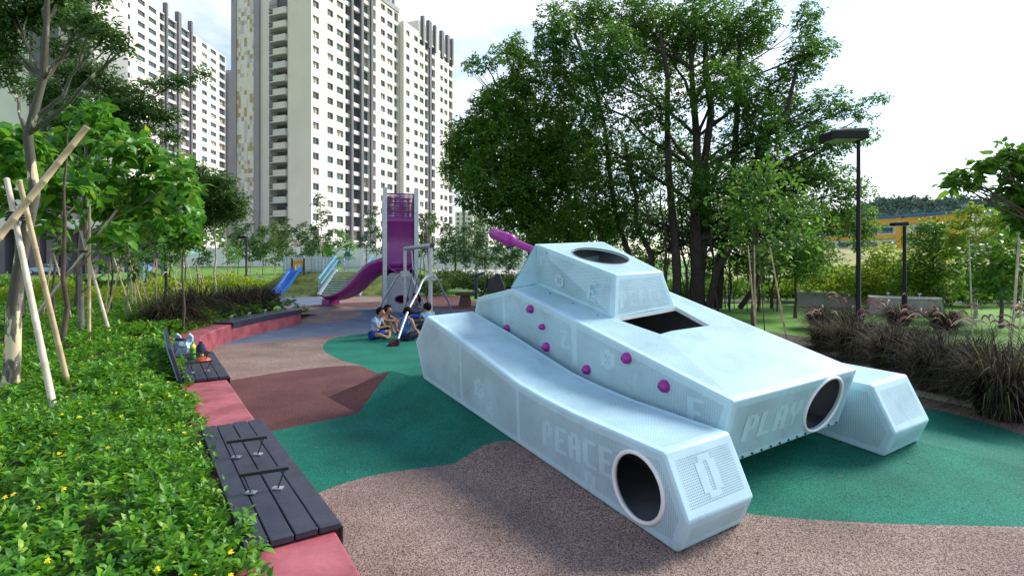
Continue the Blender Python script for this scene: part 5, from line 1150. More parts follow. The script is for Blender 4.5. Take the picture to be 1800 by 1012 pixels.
# ---- low leafy ground cover with yellow flowers in the planter
def cover():
    rng = np.random.default_rng(9); VV = []; TT = []; off = 0; FP = []
    ys = np.array([p.y for p in BO]); xsb = np.array([p.x for p in BO])
    o_ = np.argsort(ys); ys = ys[o_]; xsb = xsb[o_]
    for (y0, y1, dens, L, lv) in ((.7, 3.2, 560, .060, 10), (3.2, 5.5, 430, .061, 9), (5.5, 9, 240, .070, 8), (9, 14, 110, .085, 7), (14, 19.5, 60, .11, 6)):
        xmin = -(y1 * 1.0 + .6) if y1 < 20 else -26
        area = (y1 - y0) * 14; n = int(dens * area)
        y = y0 + rng.random(n) * (y1 - y0); xe = np.interp(y, ys, xsb); x = xe + .16 - rng.random(n) ** 1.0 * 14
        gap = np.sin(x * 2.7 + 1.3 * np.sin(y * 1.9)) * np.sin(y * 2.2 + 1.1 * np.sin(x * 1.7)); k = (x > -(y * .98 + .8)) & (x > -26) & (rng.random(n) < .9 + .2 * gap); x, y, xe = x[k], y[k], xe[k]; n = len(x)
        d = xe + .16 - x
        z = .34 + .30 * np.clip(d / .55, .25, 1) + .07 * np.sin(x * 3.1 + y * 1.7) * np.sin(y * 2.3 - x) + .05 * rng.normal(size=n)
        z = np.where(y > 16, z - .02 * (y - 16), z)
        C = np.stack([x, y, z], 1); tilt = rng.normal(0, .28, (n, 3)); axis = unit(np.array([0, 0, 1.]) + tilt); axis[:, 0] += np.clip(.25 - d, 0, .3); axis = unit(axis)
        t1 = unit(np.cross(axis, rng.normal(size=(n, 3)))); t2 = np.cross(axis, t1)
        a0 = rng.random(n) * 6.28
        for j in range(lv):
            tier = j // 4; a = a0 + (j % 4) * 1.57 + tier * .78 + rng.normal(0, .25, n); rad = t1 * np.cos(a)[:, None] + t2 * np.sin(a)[:, None]
            el = .25 + .35 * tier + rng.normal(0, .2, n); D = rad * np.cos(el)[:, None] + axis * np.sin(el)[:, None]; P = C + axis * (.022 * tier - .03) + rad * .004
            Ls = L * (.55 + .8 * rng.random(n)) * (1 - .15 * tier)
            V, T = (leaf6_arrays if y1 < 5 else leaf_arrays)(P, D, axis, Ls, Ls * .52, .12, .22); VV.append(V); TT.append(T + off); off += len(V)
        nf = int(n * (.018 if y1 < 10 else .014)); ii = rng.choice(n, nf, replace=False); FP.append(C[ii] + np.array([0, 0, .05]) + axis[ii] * .02)
    return np.concatenate(VV), np.concatenate(TT), np.concatenate(FP)
V, T, FP = cover(); tag(lk('ground_cover', np_mesh('ground_cover', V, T), None, G['cover']), 'dense low green leafy ground cover in the planter', 'ground cover', kind='stuff')
M['flower'] = pm('yellow_petal', (.80, .64, .008), var=.1, rough=.6)
rng = np.random.default_rng(4); VV = []; TT = []; off = 0
for j in range(7):
    n = len(FP); a = j * .8976 + rng.normal(0, .1, n); ax = unit(np.array([0, -.35, 1.]) + rng.normal(0, .25, (n, 3))); t1 = unit(np.cross(ax, np.array([1., .2, 0]))); t2 = np.cross(ax, t1); D = t1 * np.cos(a)[:, None] + t2 * np.sin(a)[:, None] + ax * .12
    V, T = leaf_arrays(FP, D, ax, .017, .010, .05, .1); VV.append(V); TT.append(T + off); off += len(V)
tag(lk('yellow_flowers', np_mesh('flowers', np.concatenate(VV), np.concatenate(TT)), None, M['flower']), 'small yellow daisy flowers dotted over the ground cover', 'flowers', kind='stuff')
# lime hedge band and rough plants farther left and on the right, uncountable low planting
def low_planting(name, label, polys, mat, dens, L, hgt, seed):
    rng = np.random.default_rng(seed); VV = []; TT = []; off = 0
    for (x0, x1, y0, y1, zb) in polys:
        n = int(dens * (x1 - x0) * (y1 - y0)); x = x0 + rng.random(n) * (x1 - x0); y = y0 + rng.random(n) * (y1 - y0); z = zb + hgt * (.3 + .7 * rng.random(n)) * (1 + .3 * np.sin(x * 1.3 + y * .9))
        C = np.stack([x, y, z], 1)
        for j in range(5):
            D = rnd_dirs(n, rng, .35); V, T = leaf_arrays(C + rng.normal(0, L * .3, (n, 3)), D, rnd_dirs(n, rng, 1.), L * (.7 + .6 * rng.random(n)), L * .5); VV.append(V); TT.append(T + off); off += len(V)
    return tag(lk(name, np_mesh(name, np.concatenate(VV), np.concatenate(TT)), None, G[mat]), label, 'planting', kind='stuff')
lb = lambda u0, u1, v0, v1, zb=0: (un(u0, v1).x, un(u1, v1).x, un(0, v1).y, un(0, v0).y, zb)
low_planting('lime_hedge', 'band of bright lime green low shrubs beyond the planter', [(-25, -14.2, 19.5, 26, .1), (-22.5, -14.8, 31, 38, .0)], 'lime', 60, .15, .85, 31)
low_planting('low_shrubs', 'low green mixed shrubs in the park beds at right', [(16.5, 24, 15, 18, 0), (9, 20, 27, 29.5, 0), (17, 30, 24, 30, 0), (4.5, 9, 24.5, 27, 0), (9, 24, 30, 34, .0)], 'mid', 30, .22, .75, 32)
low_planting('bright_shrubs', 'bright yellow green shrubs below the school at right', [(13, 21, 24, 28, .2), (20, 32, 33, 40, .3)], 'yellowg', 26, .24, 1.0, 33)
low_planting('tall_grass', 'mid green shrubs and tall grass around the slide and saplings', [(-6.6, -3.8, 31, 34, 0), (-4, 4, 34, 37, 0), (-8, -1.5, 41, 45, 0)], 'sap', 36, .24, .9, 34)

# woodland on the hill: crowns too far to tell apart
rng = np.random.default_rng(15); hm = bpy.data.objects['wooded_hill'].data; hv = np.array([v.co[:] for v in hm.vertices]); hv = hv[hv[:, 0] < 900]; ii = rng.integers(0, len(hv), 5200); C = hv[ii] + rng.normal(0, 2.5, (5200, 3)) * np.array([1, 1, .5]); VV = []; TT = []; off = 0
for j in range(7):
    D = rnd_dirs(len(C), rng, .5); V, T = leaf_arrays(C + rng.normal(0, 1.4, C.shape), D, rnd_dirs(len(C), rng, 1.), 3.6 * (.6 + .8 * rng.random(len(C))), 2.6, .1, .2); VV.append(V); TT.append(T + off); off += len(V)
G['hillw'] = leafmat('hill_leaf_haze_tint', (.040, .085, .068), (.085, .15, .105), .2, .8); tag(lk('hill_woodland', np_mesh('hill_woodland', np.concatenate(VV), np.concatenate(TT)), None, G['hillw']), 'distant woodland covering the hill, tinted blue for haze', 'woodland', kind='stuff')  # distance haze is put into the bluish leaf colour

low_planting('green_hedge', 'mid green leafy shrubs between the left trunks and the lawn', [(-36, -21, 29, 36, 0.), (-30, -24, 22, 27, 0), (-20, -17.5, 26, 30, 0)], 'mid', 34, .24, .8, 35)
def lawn_z(y): return -.06 + 1.35 * max(0, min(1, (y - 39) / 25.))
# ================================================================== trees on the left
def bpole(pts_a, pts_b, r, parent, mat='bamboo', name='stake'):
    a = Vector(pts_a); b_ = Vector(pts_b); m = MB(); n_ = 8; pts = []; rr = []
    for i in range(n_):
        t = i / (n_ - 1); q = a.lerp(b_, t); d = (b_ - a).normalized()
        for dz, k in ((-.012, 1.), (0, 1.16), (.012, 1.)): pts.append(q + d * dz); rr.append(r * k * (1 - .15 * t))
    m.tube(pts, rr, 10); return m.build(name, G[mat], parent)
def px_tree(name, label, u, y, zb, clu, mats, dens, L, Wd, seed, r0, top, group=None, **k):
    return make_tree(name, label, (at(u, YH, y).x, y, zb), zb + .8, r0, [pxclump(a, b, c, d, y + e, w) for a, b, c, d, e, w in clu], mats, dens, L, Wd, seed, group, trunk_top=at(*top, y), **k)
# T1: peeling trunk closest to the camera, feathery crown leaving the frame
y1 = 6.1; zb = .33
t1 = px_tree('staked_tree', 'nearest tree at left with peeling cream bark and bamboo props', 12, y1, zb, [(25, 30, 45, 35, .2, 1.), (90, 10, 60, 35, .3, 1.), (150, 40, 45, 22, -.1, .9), (190, 62, 35, 16, -.2, .9), (215, 85, 22, 12, -.2, .6), (10, 95, 35, 35, .3, .9), (-40, 40, 60, 60, .5, 1.), (60, -60, 90, 50, .4, .9), (20, 140, 30, 14, .2, .6), (150, -40, 70, 40, .6, .8), (130, 85, 40, 18, .3, .7)],
             (G['feather'], G['peel']), 1500, .062, .024, 61, .085, (85, -60), spray=12, sprayr=.15, hollow=.1)
L1 = lambda p: Vector(p) - t1.location
A = at(110, 793, 5.2); bpole(L1((A.x, 5.2, A.z)), L1(at(12, 316, 6.25)), .032, t1, 'bamboop')
A = at(129, 715, 6.3); bpole(L1(A), L1(at(34, 318, 5.95)), .029, t1, 'bamboo')
bpole(L1(at(-30, 452, 5.4)), L1(at(152, 224, 5.75)), .034, t1, 'bamboo')
m = MB(); c = L1(at(34, 381, 6.08))
for k in range(3): m.tube([c + Vector((.11 * math.cos(a), .11 * math.sin(a), .012 * math.sin(3 * a) + .03 * (k - 1))) for a in np.linspace(0, 2 * math.pi, 20)], .014, 5, cap=False)
m.build('rubber_tie', M['black'], t1)
# T2: broad leafed tree with pale trunk and stakes
y2 = 10.2
t2 = px_tree('staked_tree', 'broad leafed tree with pale trunk tied to bamboo props, behind the peeling tree', 143, 11.4, .3, [(185, 232, 45, 25, 0, .9), (135, 255, 50, 28, .5, .9), (230, 262, 45, 24, -.4, .9), (280, 288, 42, 25, 0, .9), (315, 318, 30, 25, -.5, .9), (200, 310, 55, 28, .3, .9), (262, 340, 55, 28, 0, .9), (325, 352, 28, 24, .4, .8), (185, 365, 45, 25, .2, .8), (300, 392, 35, 20, -.4, .8), (245, 390, 45, 22, .4, .8), (110, 300, 45, 28, .5, .8), (160, 200, 35, 18, .2, .7)],
             (G['broad'], G['greybark']), 230, .20, .125, 62, .06, (150, 235), kind=6, spray=5, sprayr=.22, hollow=.2)
L2_ = lambda p: Vector(p) - t2.location
bpole(L2_(at(157, 622, 10.2)), L2_(at(157, 345, 10.4)), .028, t2); bpole(L2_(at(199, 607, 10.9)), L2_(at(140, 398, 11.4)), .03, t2, 'bamboop'); bpole(L2_(at(58, 560, 11.2)), L2_(at(206, 370, 11.2)), .03, t2, 'bamboop')
m = MB(); c = L2_(at(148, 442, 11.2)); m.tube([c + Vector((.09 * math.cos(a), .09 * math.sin(a), 0)) for a in np.linspace(0, 2 * math.pi, 18)], .02, 5, cap=False); m.build('rubber_tie', M['black'], t2)
px_tree('young_tree', 'young broad leafed tree cut by the left edge of the photo', -40, 9., .3, [(15, 260, 35, 22, 0, .9), (45, 235, 30, 18, .3, .8), (30, 300, 35, 20, 0, .8), (-30, 270, 50, 40, .4, .9), (75, 262, 28, 18, .4, .7), (15, 345, 30, 20, .2, .5)], (G['broad'], G['bark']), 230, .22, .14, 63, .06, (-10, 250), kind=6, spray=5, sprayr=.2, hollow=.2)
px_tree('young_tree', 'dark stemmed tree with brown trunk just right of the peeling tree', 111, 9.4, .3, [(100, 330, 40, 25, .3, .6), (140, 330, 45, 25, .6, .6), (90, 385, 30, 18, .4, .5), (200, 410, 30, 18, .6, .6)], (G['broad'], G['bark']), 190, .22, .14, 64, .05, (118, 235), kind=6, spray=5, sprayr=.2)
px_tree('young_tree', 'feathery dark tree behind the broad leafed tree, left of the slab block', 130, 15.5, .2, [(150, 130, 55, 28, 0, 1.), (205, 165, 50, 24, .5, 1.), (170, 195, 60, 24, -.4, 1.), (245, 190, 45, 18, 0, .9), (285, 205, 40, 12, .4, .7), (310, 145, 40, 9, 0, .5), (345, 130, 30, 7, .2, .4), (270, 150, 30, 9, .2, .45), (220, 225, 60, 22, 0, 1.), (130, 225, 50, 28, .6, 1.), (300, 240, 30, 12, 0, .5), (95, 165, 45, 30, .4, .9)], (G['feather'], G['bark']), 620, .11, .04, 65, .07, (180, 110), spray=10, sprayr=.24, hollow=.1)
px_tree('young_tree', 'feathery mid green tree in front of the tiled tower strip', 382, 24, .1, [(375, 320, 40, 18, 0, .9), (345, 345, 40, 20, .5, .9), (400, 350, 35, 16, 0, .9), (370, 375, 50, 22, .4, 1.), (340, 300, 30, 15, 0, .7), (415, 375, 22, 12, 0, .7), (330, 390, 30, 20, .4, .8)], (G['feather'], G['palebark']), 520, .15, .055, 66, .05, (372, 310), spray=9, sprayr=.28, hollow=.15)
px_tree('young_tree', 'dense dark tree behind the teal shelter', 290, 21, .1, [(270, 400, 45, 28, 0, 1.), (310, 385, 40, 30, .4, 1.), (235, 395, 40, 28, .3, 1.), (290, 350, 50, 28, .8, 1.), (220, 355, 40, 30, .5, .9), (320, 420, 28, 20, 0, .9), (200, 420, 30, 22, 0, .8)], (G['mid'], G['darkbark']), 480, .19, .10, 67, .07, (290, 350), spray=6, sprayr=.24)
px_tree('young_tree', 'bright green leafy sapling drooping over the lawn left of the bench', 322, 12.5, .3, [(318, 400, 18, 20, 0, .9), (335, 375, 18, 20, .2, .9), (308, 425, 12, 12, 0, .7), (338, 415, 14, 14, 0, .8)], (G['broad'], G['bark']), 330, .20, .12, 68, .03, (322, 380), kind=6, spray=4, sprayr=.15)
# slender young trunks with stakes on the left
NM = ['first', 'second', 'third', 'fourth', 'fifth', 'sixth', 'seventh', 'eighth', 'ninth', 'tenth', 'eleventh', 'twelfth', 'thirteenth', 'fourteenth', 'fifteenth', 'sixteenth', 'seventeenth', 'eighteenth', 'nineteenth', 'twentieth', 'twenty first', 'twenty second', 'twenty third', 'twenty fourth', 'twenty fifth', 'twenty sixth']
def sapling(u, y, zb, vtop, cr, label, group, mat='sap', bark='bark', seed=0, lean=0., nstake=2, L=.2, dens=200, stakev=None):
    base = Vector((at(u, YH, y).x, y, zb)); rng = np.random.default_rng(seed); top = at(u + lean, vtop, y); hgt = top.z - zb; cl = []
    for k in range(7):
        f = .45 + .55 * k / 6; w = cr * (1.15 - .75 * abs(f - .6) / .4 * .6) * (.75 + .4 * rng.random()); s = y / F; cl.append((base.x + (top.x - base.x) * f + rng.normal(0, w * s * .45), y + rng.normal(0, w * s * .45), zb + hgt * f, w * s * .75, w * s * .75, w * s * .42, .9))
    t = make_tree('sapling', label, base, zb + hgt * .3, max(.018, .0075 * hgt), cl, (G[mat], G[bark]), dens, L, L * .42, seed, group, trunk_top=top, spray=5, sprayr=L * 1.1, hollow=.1)
    for k in range(nstake):
        a = rng.random() * 6.28; bpole(Vector((.6 * math.cos(a), .35 * math.sin(a), 0)), Vector((0.04 * math.cos(a), .04 * math.sin(a), min(hgt * .55, 1.9))), .022, t)
    return t
left = [(92, 13.5, .3, 250, 24, 'bark'), (196, 15, .25, 330, 20, 'darkbark'), (222, 13.2, .3, 340, 22, 'greybark'), (233, 17, .2, 345, 22, 'palebark'), (254, 22, .15, 350, 20, 'bark'), (276, 19, .2, 350, 20, 'bark'), (296, 24, .1, 345, 20, 'darkbark'), (328, 26, .1, 360, 20, 'darkbark'), (345, 30, .0, 375, 20, 'bark'), (402, 33, 0, 380, 20, 'palebark')]
for i, (u, y, zb, vt, cr, bk) in enumerate(left):
    sapling(u, y, zb, vt, cr, 'slender staked young tree in the left planting, %s from the left' % NM[i], 'young trees in the left planting', 'broad' if i % 2 else 'feather', bk, 100 + i, lean=(-1)**i * 6, L=.20, dens=110)
far_ = [(418, 50, 400, 22, 'sap'), (440, 44, 395, 26, 'far'), (462, 52, 402, 24, 'sap'), (484, 40, 392, 24, 'sap'), (503, 47, 385, 22, 'sap'), (530, 46, 395, 24, 'far'), (548, 54, 402, 22, 'sap'), (565, 43, 345, 17, 'far'), (582, 55, 405, 18, 'sap'), (606, 41, 407, 20, 'broad'), (645, 46, 375, 15, 'far'), (662, 50, 365, 15, 'far'), (745, 44, 378, 24, 'sap'), (764, 50, 385, 24, 'sap'), (782, 42, 395, 22, 'far'), (800, 47, 400, 22, 'sap'), (818, 40, 395, 26, 'far'), (836, 46, 390, 24, 'sap'), (852, 38, 408, 26, 'far'), (872, 44, 400, 24, 'sap'), (890, 36, 412, 24, 'far'), (912, 42, 405, 24, 'sap')]
for i, (u, y, vt, cr, mt) in enumerate(far_):
    zb_ = lawn_z(y) if u < 650 else 0
    sapling(u, y, zb_, vt, cr * .8, 'small staked sapling before the white hoarding, %s from the left' % NM[i], 'saplings before the hoarding', mt, ('bark', 'palebark')[i % 2], 130 + i, lean=(-1)**i * 2, L=.26, dens=75, nstake=2)
extra = [(930, 34), (960, 38), (1010, 33), (1060, 36)]
for i, (u, y) in enumerate(extra): sapling(u, y, 0, 380, 26, 'thin sapling in the shade under the dark trees, %s from the left' % NM[i], 'saplings under the dark trees', 'far', 'darkbark', 170 + i, L=.28, dens=110)
# ================================================================== people
SK = pm('skin', (.36, .19, .115), var=.08, rough=.55); HAIR = pm('black_hair', (.006, .005, .006), var=.3, rough=.75, scale=20, spec=.1)
def skin(name, joints, edges, radii, mat, parent, root, sub=2):
    names = list(joints); idx = {n: i for i, n in enumerate(names)}
    me = bpy.data.meshes.new(name); me.from_pydata([joints[n] for n in names], [(idx[a], idx[b]) for a, b in edges], []); o = lk(name, me, parent, mat)
    md = o.modifiers.new('skin', 'SKIN'); md.use_smooth_shade = True; sv = me.skin_vertices[0].data
    for n in names: r = radii[n]; sv[idx[n]].radius = (r, r) if not hasattr(r, '__len__') else r; sv[idx[n]].use_root = (n == root)
    s = o.modifiers.new('sub', 'SUBSURF'); s.levels = sub; s.render_levels = sub; return o
def person(label, loc, rz, J, shirt, shorts, sleeve=.5, leg=.8, hair='short', bare_feet=True, sc=1.):
    p = thing('person', label, 'person', loc, rz, 'children playing by the swing'); p.scale = (sc, sc, sc)
    Rr = dict(pel=(.115, .10), sp=(.115, .085), ch=(.13, .085), nk=.05, hd0=.066, hd1=(.078, .086), hd2=(.072, .078), hd3=.04, nose=.012)
    for s in 'LR': Rr.update({'sh' + s: .052, 'el' + s: .034, 'wr' + s: .025, 'pm' + s: (.034, .018), 'hp' + s: .085, 'kn' + s: .056, 'an' + s: .034, 'ft' + s: .03, 'tm' + s: .009})
    E_ = [('pel', 'sp'), ('sp', 'ch'), ('ch', 'nk'), ('nk', 'hd0'), ('hd0', 'hd1'), ('hd1', 'hd2'), ('hd2', 'hd3')]
    J = {k: Vector(v) for k, v in J.items()}
    face = (J['hd1'] - J['hd0']); fwd = J['fwd'].normalized(); del J['fwd']; J['nose'] = J['hd1'] + fwd * .098; E_.append(('hd1', 'nose'))
    for s in 'LR':
        E_ += [('ch', 'sh' + s), ('sh' + s, 'el' + s), ('el' + s, 'wr' + s), ('wr' + s, 'pm' + s), ('pel', 'hp' + s), ('hp' + s, 'kn' + s), ('kn' + s, 'an' + s), ('an' + s, 'ft' + s)]
        d = (J['wr' + s] - J['el' + s]).normalized(); J['pm' + s] = J['wr' + s] + d * .06; sd = d.cross(Vector((0, 0, 1))).normalized()
        for k in range(4): n_ = 'f%d%s' % (k, s); J[n_] = J['pm' + s] + d * (.062 + .01 * (1 - abs(k - 1.3))) + sd * (.014 * (k - 1.5)) + Vector((0, 0, -.02)); Rr[n_] = .008; E_.append(('pm' + s, n_))
        J['tm' + s] = J['wr' + s] + d * .05 + sd * (.04 if s == 'L' else -.04); E_.append(('wr' + s, 'tm' + s))
    skin('body', J, E_, Rr, SK, p, 'pel')
    # shirt
    jj = {k: J[k] for k in ('pel', 'sp', 'ch')}; jj['nk'] = J['ch'].lerp(J['nk'], .5); ee = [('pel', 'sp'), ('sp', 'ch'), ('ch', 'nk')]; r2 = dict(pel=(.132, .115), sp=(.133, .10), ch=(.148, .10), nk=.075)
    for s in 'LR':
        jj['sh' + s] = J['sh' + s]; ee.append(('ch', 'sh' + s)); r2['sh' + s] = .066 if sleeve > 0 else .05
        if sleeve > 0: jj['el' + s] = J['sh' + s].lerp(J['el' + s], sleeve); ee.append(('sh' + s, 'el' + s)); r2['el' + s] = .055
    skin('shirt', jj, ee, r2, shirt, p, 'pel')
    jj = {'pel': J['pel'] + Vector((0, 0, .0))}; ee = []; r2 = dict(pel=(.138, .115))
    for s in 'LR':
        jj['hp' + s] = J['hp' + s]; jj['kn' + s] = J['hp' + s].lerp(J['kn' + s], leg); ee += [('pel', 'hp' + s), ('hp' + s, 'kn' + s)]; r2['hp' + s] = .098; r2['kn' + s] = .076
        if leg >= 1: jj['kn' + s] = J['kn' + s]; jj['an' + s] = J['an' + s]; ee.append(('kn' + s, 'an' + s)); r2['kn' + s] = .07; r2['an' + s] = .05
    skin('shorts' if leg < 1 else 'trousers', jj, ee, r2, shorts, p, 'pel')
    # hair: cap over the skull
    m = MB(); up = (J['hd2'] - J['hd0']).normalized(); c = J['hd1'].lerp(J['hd2'], .40) - fwd * .016; m.ball(c, (.114, .118, .114), 18, 12); me = m.mesh('hair'); bm = bmesh.new(); bm.from_mesh(me); bmesh.ops.remove_doubles(bm, verts=bm.verts, dist=1e-4)
    kill = [v for v in bm.verts if (v.co - c).dot(fwd) > .05 and (v.co - c).dot(up) < .045 or ((v.co - c).dot(up) < -.07 and (v.co - c).dot(fwd) > -.03)]; bmesh.ops.delete(bm, geom=kill, context='VERTS')
    rg = random.Random(5)
    for v in bm.verts: v.co += (v.co - c) * (.08 * rg.random())
    bm.to_mesh(me); bm.free(); h = lk('hair', me, p, HAIR); h.modifiers.new('s', 'SUBSURF').levels = 1
    if hair == 'long':
        m = MB(); side = fwd.cross(up).normalized()
        for s in (-1, -.5, 0, .5, 1):
            a = c + side * (.085 * s) - fwd * (.06 * (1 - abs(s) * .7)) + up * .02; m.tube([a, a - up * .10 - fwd * .02 + side * .012 * s, a - up * .22 - fwd * .01 + side * .02 * s, a - up * .32 + side * .01 * s], [.045, .05, .04, .012], 8)
        m.build('long_hair', HAIR, p)
    for s in (-1, 1):
        side = fwd.cross(up).normalized(); e = MB(); e.ball(J['hd1'] + fwd * .078 + side * (.03 * s) + up * .012, (.011, .011, .008), 8, 6); e.build('eye', HAIR, p)
        e = MB(); e.ball(J['hd1'] + side * (.086 * s), (.012, .02, .026), 8, 6); e.build('ear', SK, p)
    return p
def cross_pose(lean=.0, look=0., head_down=.03, arms='front'):
    J = dict(pel=(0, .02, .11), sp=(0, .03 - lean * .2, .29), ch=(0, -.0 - lean * .5, .47), nk=(0, -.03 - lean * .8, .55), hd0=(0, -.05 - lean, .585), hd1=(0, -.07 - lean, .645), hd2=(0, -.055 - lean, .71), hd3=(0, -.04 - lean, .755), fwd=(math.sin(look), -math.cos(look), -.25))
    for s, k in (('L', -1), ('R', 1)):
        J.update({'sh' + s: (k * .145, -.01 - lean * .5, .49), 'hp' + s: (k * .085, -.02, .10), 'kn' + s: (k * .30, -.24, .15), 'an' + s: (-k * .02 + k * .06, -.32 - .04 * (k > 0), .06), 'ft' + s: (-k * .13, -.30 - .05 * (k > 0), .04)})
        if arms == 'front': J.update({'el' + s: (k * .20, -.12 - lean * .4, .29), 'wr' + s: (k * .05, -.27 - lean * .4, .31)})
        else: J.update({'el' + s: (k * .22, -.06, .28), 'wr' + s: (k * .22, -.22, .19)})
    return J
SH1 = pm('light_blue_shirt', (.18, .40, .72), var=.3, scale=14, rough=.85, col2=(.42, .62, .85)); SH2 = pm('black_tee', (.02, .02, .022), rough=.9); SH3 = pm('blue_vest', (.012, .10, .36), var=.5, scale=7, rough=.8, col2=(.03, .24, .62)); SH4 = pm('grey_jacket', (.18, .22, .30), var=.2, rough=.9); SH5 = pm('sky_blue_tee', (.20, .45, .66), rough=.85)
B1 = pm('royal_blue_shorts', (.012, .06, .36), rough=.85); B2s = pm('navy_shorts', (.012, .018, .055), rough=.85); B3 = pm('dark_jeans', (.03, .05, .11), rough=.9); B4 = pm('black_shorts', (.015, .015, .018), rough=.9)
person('child in light blue shirt and blue shorts sitting sideways by the swing', (-3.56, 14.25, 0), R(78), cross_pose(.10, -.1), SH1, B1, .55, .75, sc=1.06)
kn = cross_pose(.12, .0)
for s, k in (('L', -1), ('R', 1)): kn.update({'kn' + s: (k * .13, -.30, .40), 'an' + s: (k * .10, -.40, .07), 'ft' + s: (k * .10, -.52, .035), 'el' + s: (k * .24, -.22, .40), 'wr' + s: (k * .07, -.42, .36)})
person('child in black shirt hugging raised knees behind the light blue shirt', (-3.60, 15.2, 0), R(72), kn, SH2, B4, .45, .6, sc=1.04)
p3 = person('child in bright blue sleeveless vest seen from behind', (-2.72, 13.95, 0), R(160), cross_pose(.06, .5, arms='rest'), SH3, B2s, 0, .85, sc=1.08)
gp_ = cross_pose(.05, 0)
for s, k in (('L', -1), ('R', 1)): gp_.update({'el' + s: (k * .20, -.14, .30), 'wr' + s: (k * .05, -.26, .42)})
girl = person('long haired child in grey jacket sitting in the nest seat with a phone', (-3.10, 17.9, .16), R(-8), gp_, SH4, B3, .95, 1.0, hair='long', sc=1.05)
m = MB(); m.box((0, 0, 0), (.075, .012, .14), M=Matrix.Rotation(R(-25), 3, 'X')); ph = m.build('phone', M['black']); ph.location = (-3.06, 17.58, .63); tag(ph, 'black phone held up by the long haired child', 'phone')
person('child in sky blue shirt half hidden by the left track box', (-2.40, 15.7, 0), R(205), cross_pose(.05, .3), SH5, B2s, .5, .8, sc=1.05)

# ================================================================== things on the middle seat
zs = BZ + .056
bp_ = un(322, 627, zs); bag = thing('plastic_bag', 'white and blue plastic carrier bag on the middle seat', 'bag', bp_)
M['bag'] = pm('white_plastic', (.26, .46, .62), var=.25, scale=16, rough=.35, col2=(.60, .74, .82), bump=.6, bscale=25)
m = MB(); rg = np.random.default_rng(3); vs = []; n = 22; prof = [(.10, 0), (.13, .02), (.145, .08), (.135, .15), (.14, .20), (.10, .25), (.06, .28)]
for r, z in prof:
    for j in range(n): a = 2 * math.pi * j / n; k = r * (1 + rg.normal(0, .09) + .10 * math.sin(3 * a + z * 30)) / max(abs(math.cos(a)), abs(math.sin(a)))**.5; vs.append(Vector((k * math.cos(a), .62 * k * math.sin(a), z + rg.normal(0, .014) * (z > .05))))
m.add(vs, [(i * n + j, i * n + (j + 1) % n, (i + 1) * n + (j + 1) % n, (i + 1) * n + j) for i in range(len(prof) - 1) for j in range(n)]); m.add(vs[:n], [tuple(range(n))[::-1]]); m.build('bag_body', M['bag'], bag)
for s in (-1, 1): m = MB(); m.add([Vector((s * .03, 0, .26)), Vector((s * .13, .02, .24)), Vector((s * .15, .0, .33)), Vector((s * .10, -.01, .38)), Vector((s * .05, .01, .33)), Vector((s * .04, .03, .27)), Vector((s * .14, .05, .26)), Vector((s * .15, .03, .34)), Vector((s * .10, .02, .385)), Vector((s * .055, .035, .335))], [(0, 1, 2, 3, 4), (9, 8, 7, 6, 5), (0, 5, 6, 1), (1, 6, 7, 2), (2, 7, 8, 3), (3, 8, 9, 4), (4, 9, 5, 0)]); m.build('handle', M['bag'], bag)
cp_ = un(316, 606, zs + .28); m = MB(); m.ball((0, 0, 0), (.085, .05, .025), 12, 8); o = m.build('black_cap', M['black']); o.location = (bp_.x - .04, bp_.y - .02, zs + .285); tag(o, 'small black cap lying on the plastic carrier bag', 'cap')
bt = thing('drink_bottle', 'green plastic bottle with yellow shoulder on the middle seat', 'bottle', un(339, 630, zs))
M['greenb'] = pm('green_plastic', (.10, .42, .02), var=.2, scale=20, rough=.25); M['yelb'] = pm('yellow_label', (.70, .62, .08), rough=.4); M['redt'] = pm('red_cloth', (.40, .02, .04), rough=.8); M['orangep'] = pm('orange_plastic', (.75, .10, .008), var=.1, rough=.35)
m = MB(); m.lathe([(.03, 0), (.042, .008), (.042, .10), (.039, .11), (.042, .12), (.042, .17)], 18); m.build('body', M['greenb'], bt); m = MB(); m.lathe([(.042, .1702), (.042, .195), (.034, .215), (.016, .23), (.015, .24)], 18); m.build('shoulder', M['yelb'], bt); m = MB(); m.lathe([(.018, .2402), (.018, .262), (.015, .268)], 14); m.build('cap', M['greenb'], bt)
db = thing('drawstring_pouch', 'dark navy pouch with red base behind the green bottle', 'pouch', un(353, 622, zs)); m = MB(); m.lathe([(.03, .0), (.075, .02), (.08, .08), (.055, .15), (.025, .19), (.03, .21)], 14); M['navyc'] = pm('navy_cloth', (.015, .02, .05), var=.4, rough=.9, bump=.5); m.build('pouch_body', M['navyc'], db); m = MB(); m.tube(catmull([Vector((.06, -.06, .03)), Vector((.12, -.08, .02)), Vector((.15, -.02, .03)), Vector((.09, .02, .05))], 5), .016, 6); m.build('red_strap', M['redt'], db)
od = un(357, 634, zs); m = MB(); m.lathe([(.105, 0), (.112, .012), (.10, .028), (.07, .046), (.03, .056), (.001, .058)], 24); o = m.build('toy_disc', M['orangep']); o.location = od; tag(o, 'orange domed plastic disc lying in front of the bottle', 'toy disc')
yc = un(355, 625, zs); m = MB(); m.lathe([(.022, 0), (.026, .006), (.026, .05), (.02, .055)], 14); o = m.build('small_tub', M['yelb']); o.location = yc; tag(o, 'tiny yellow tub behind the orange disc', 'tub')

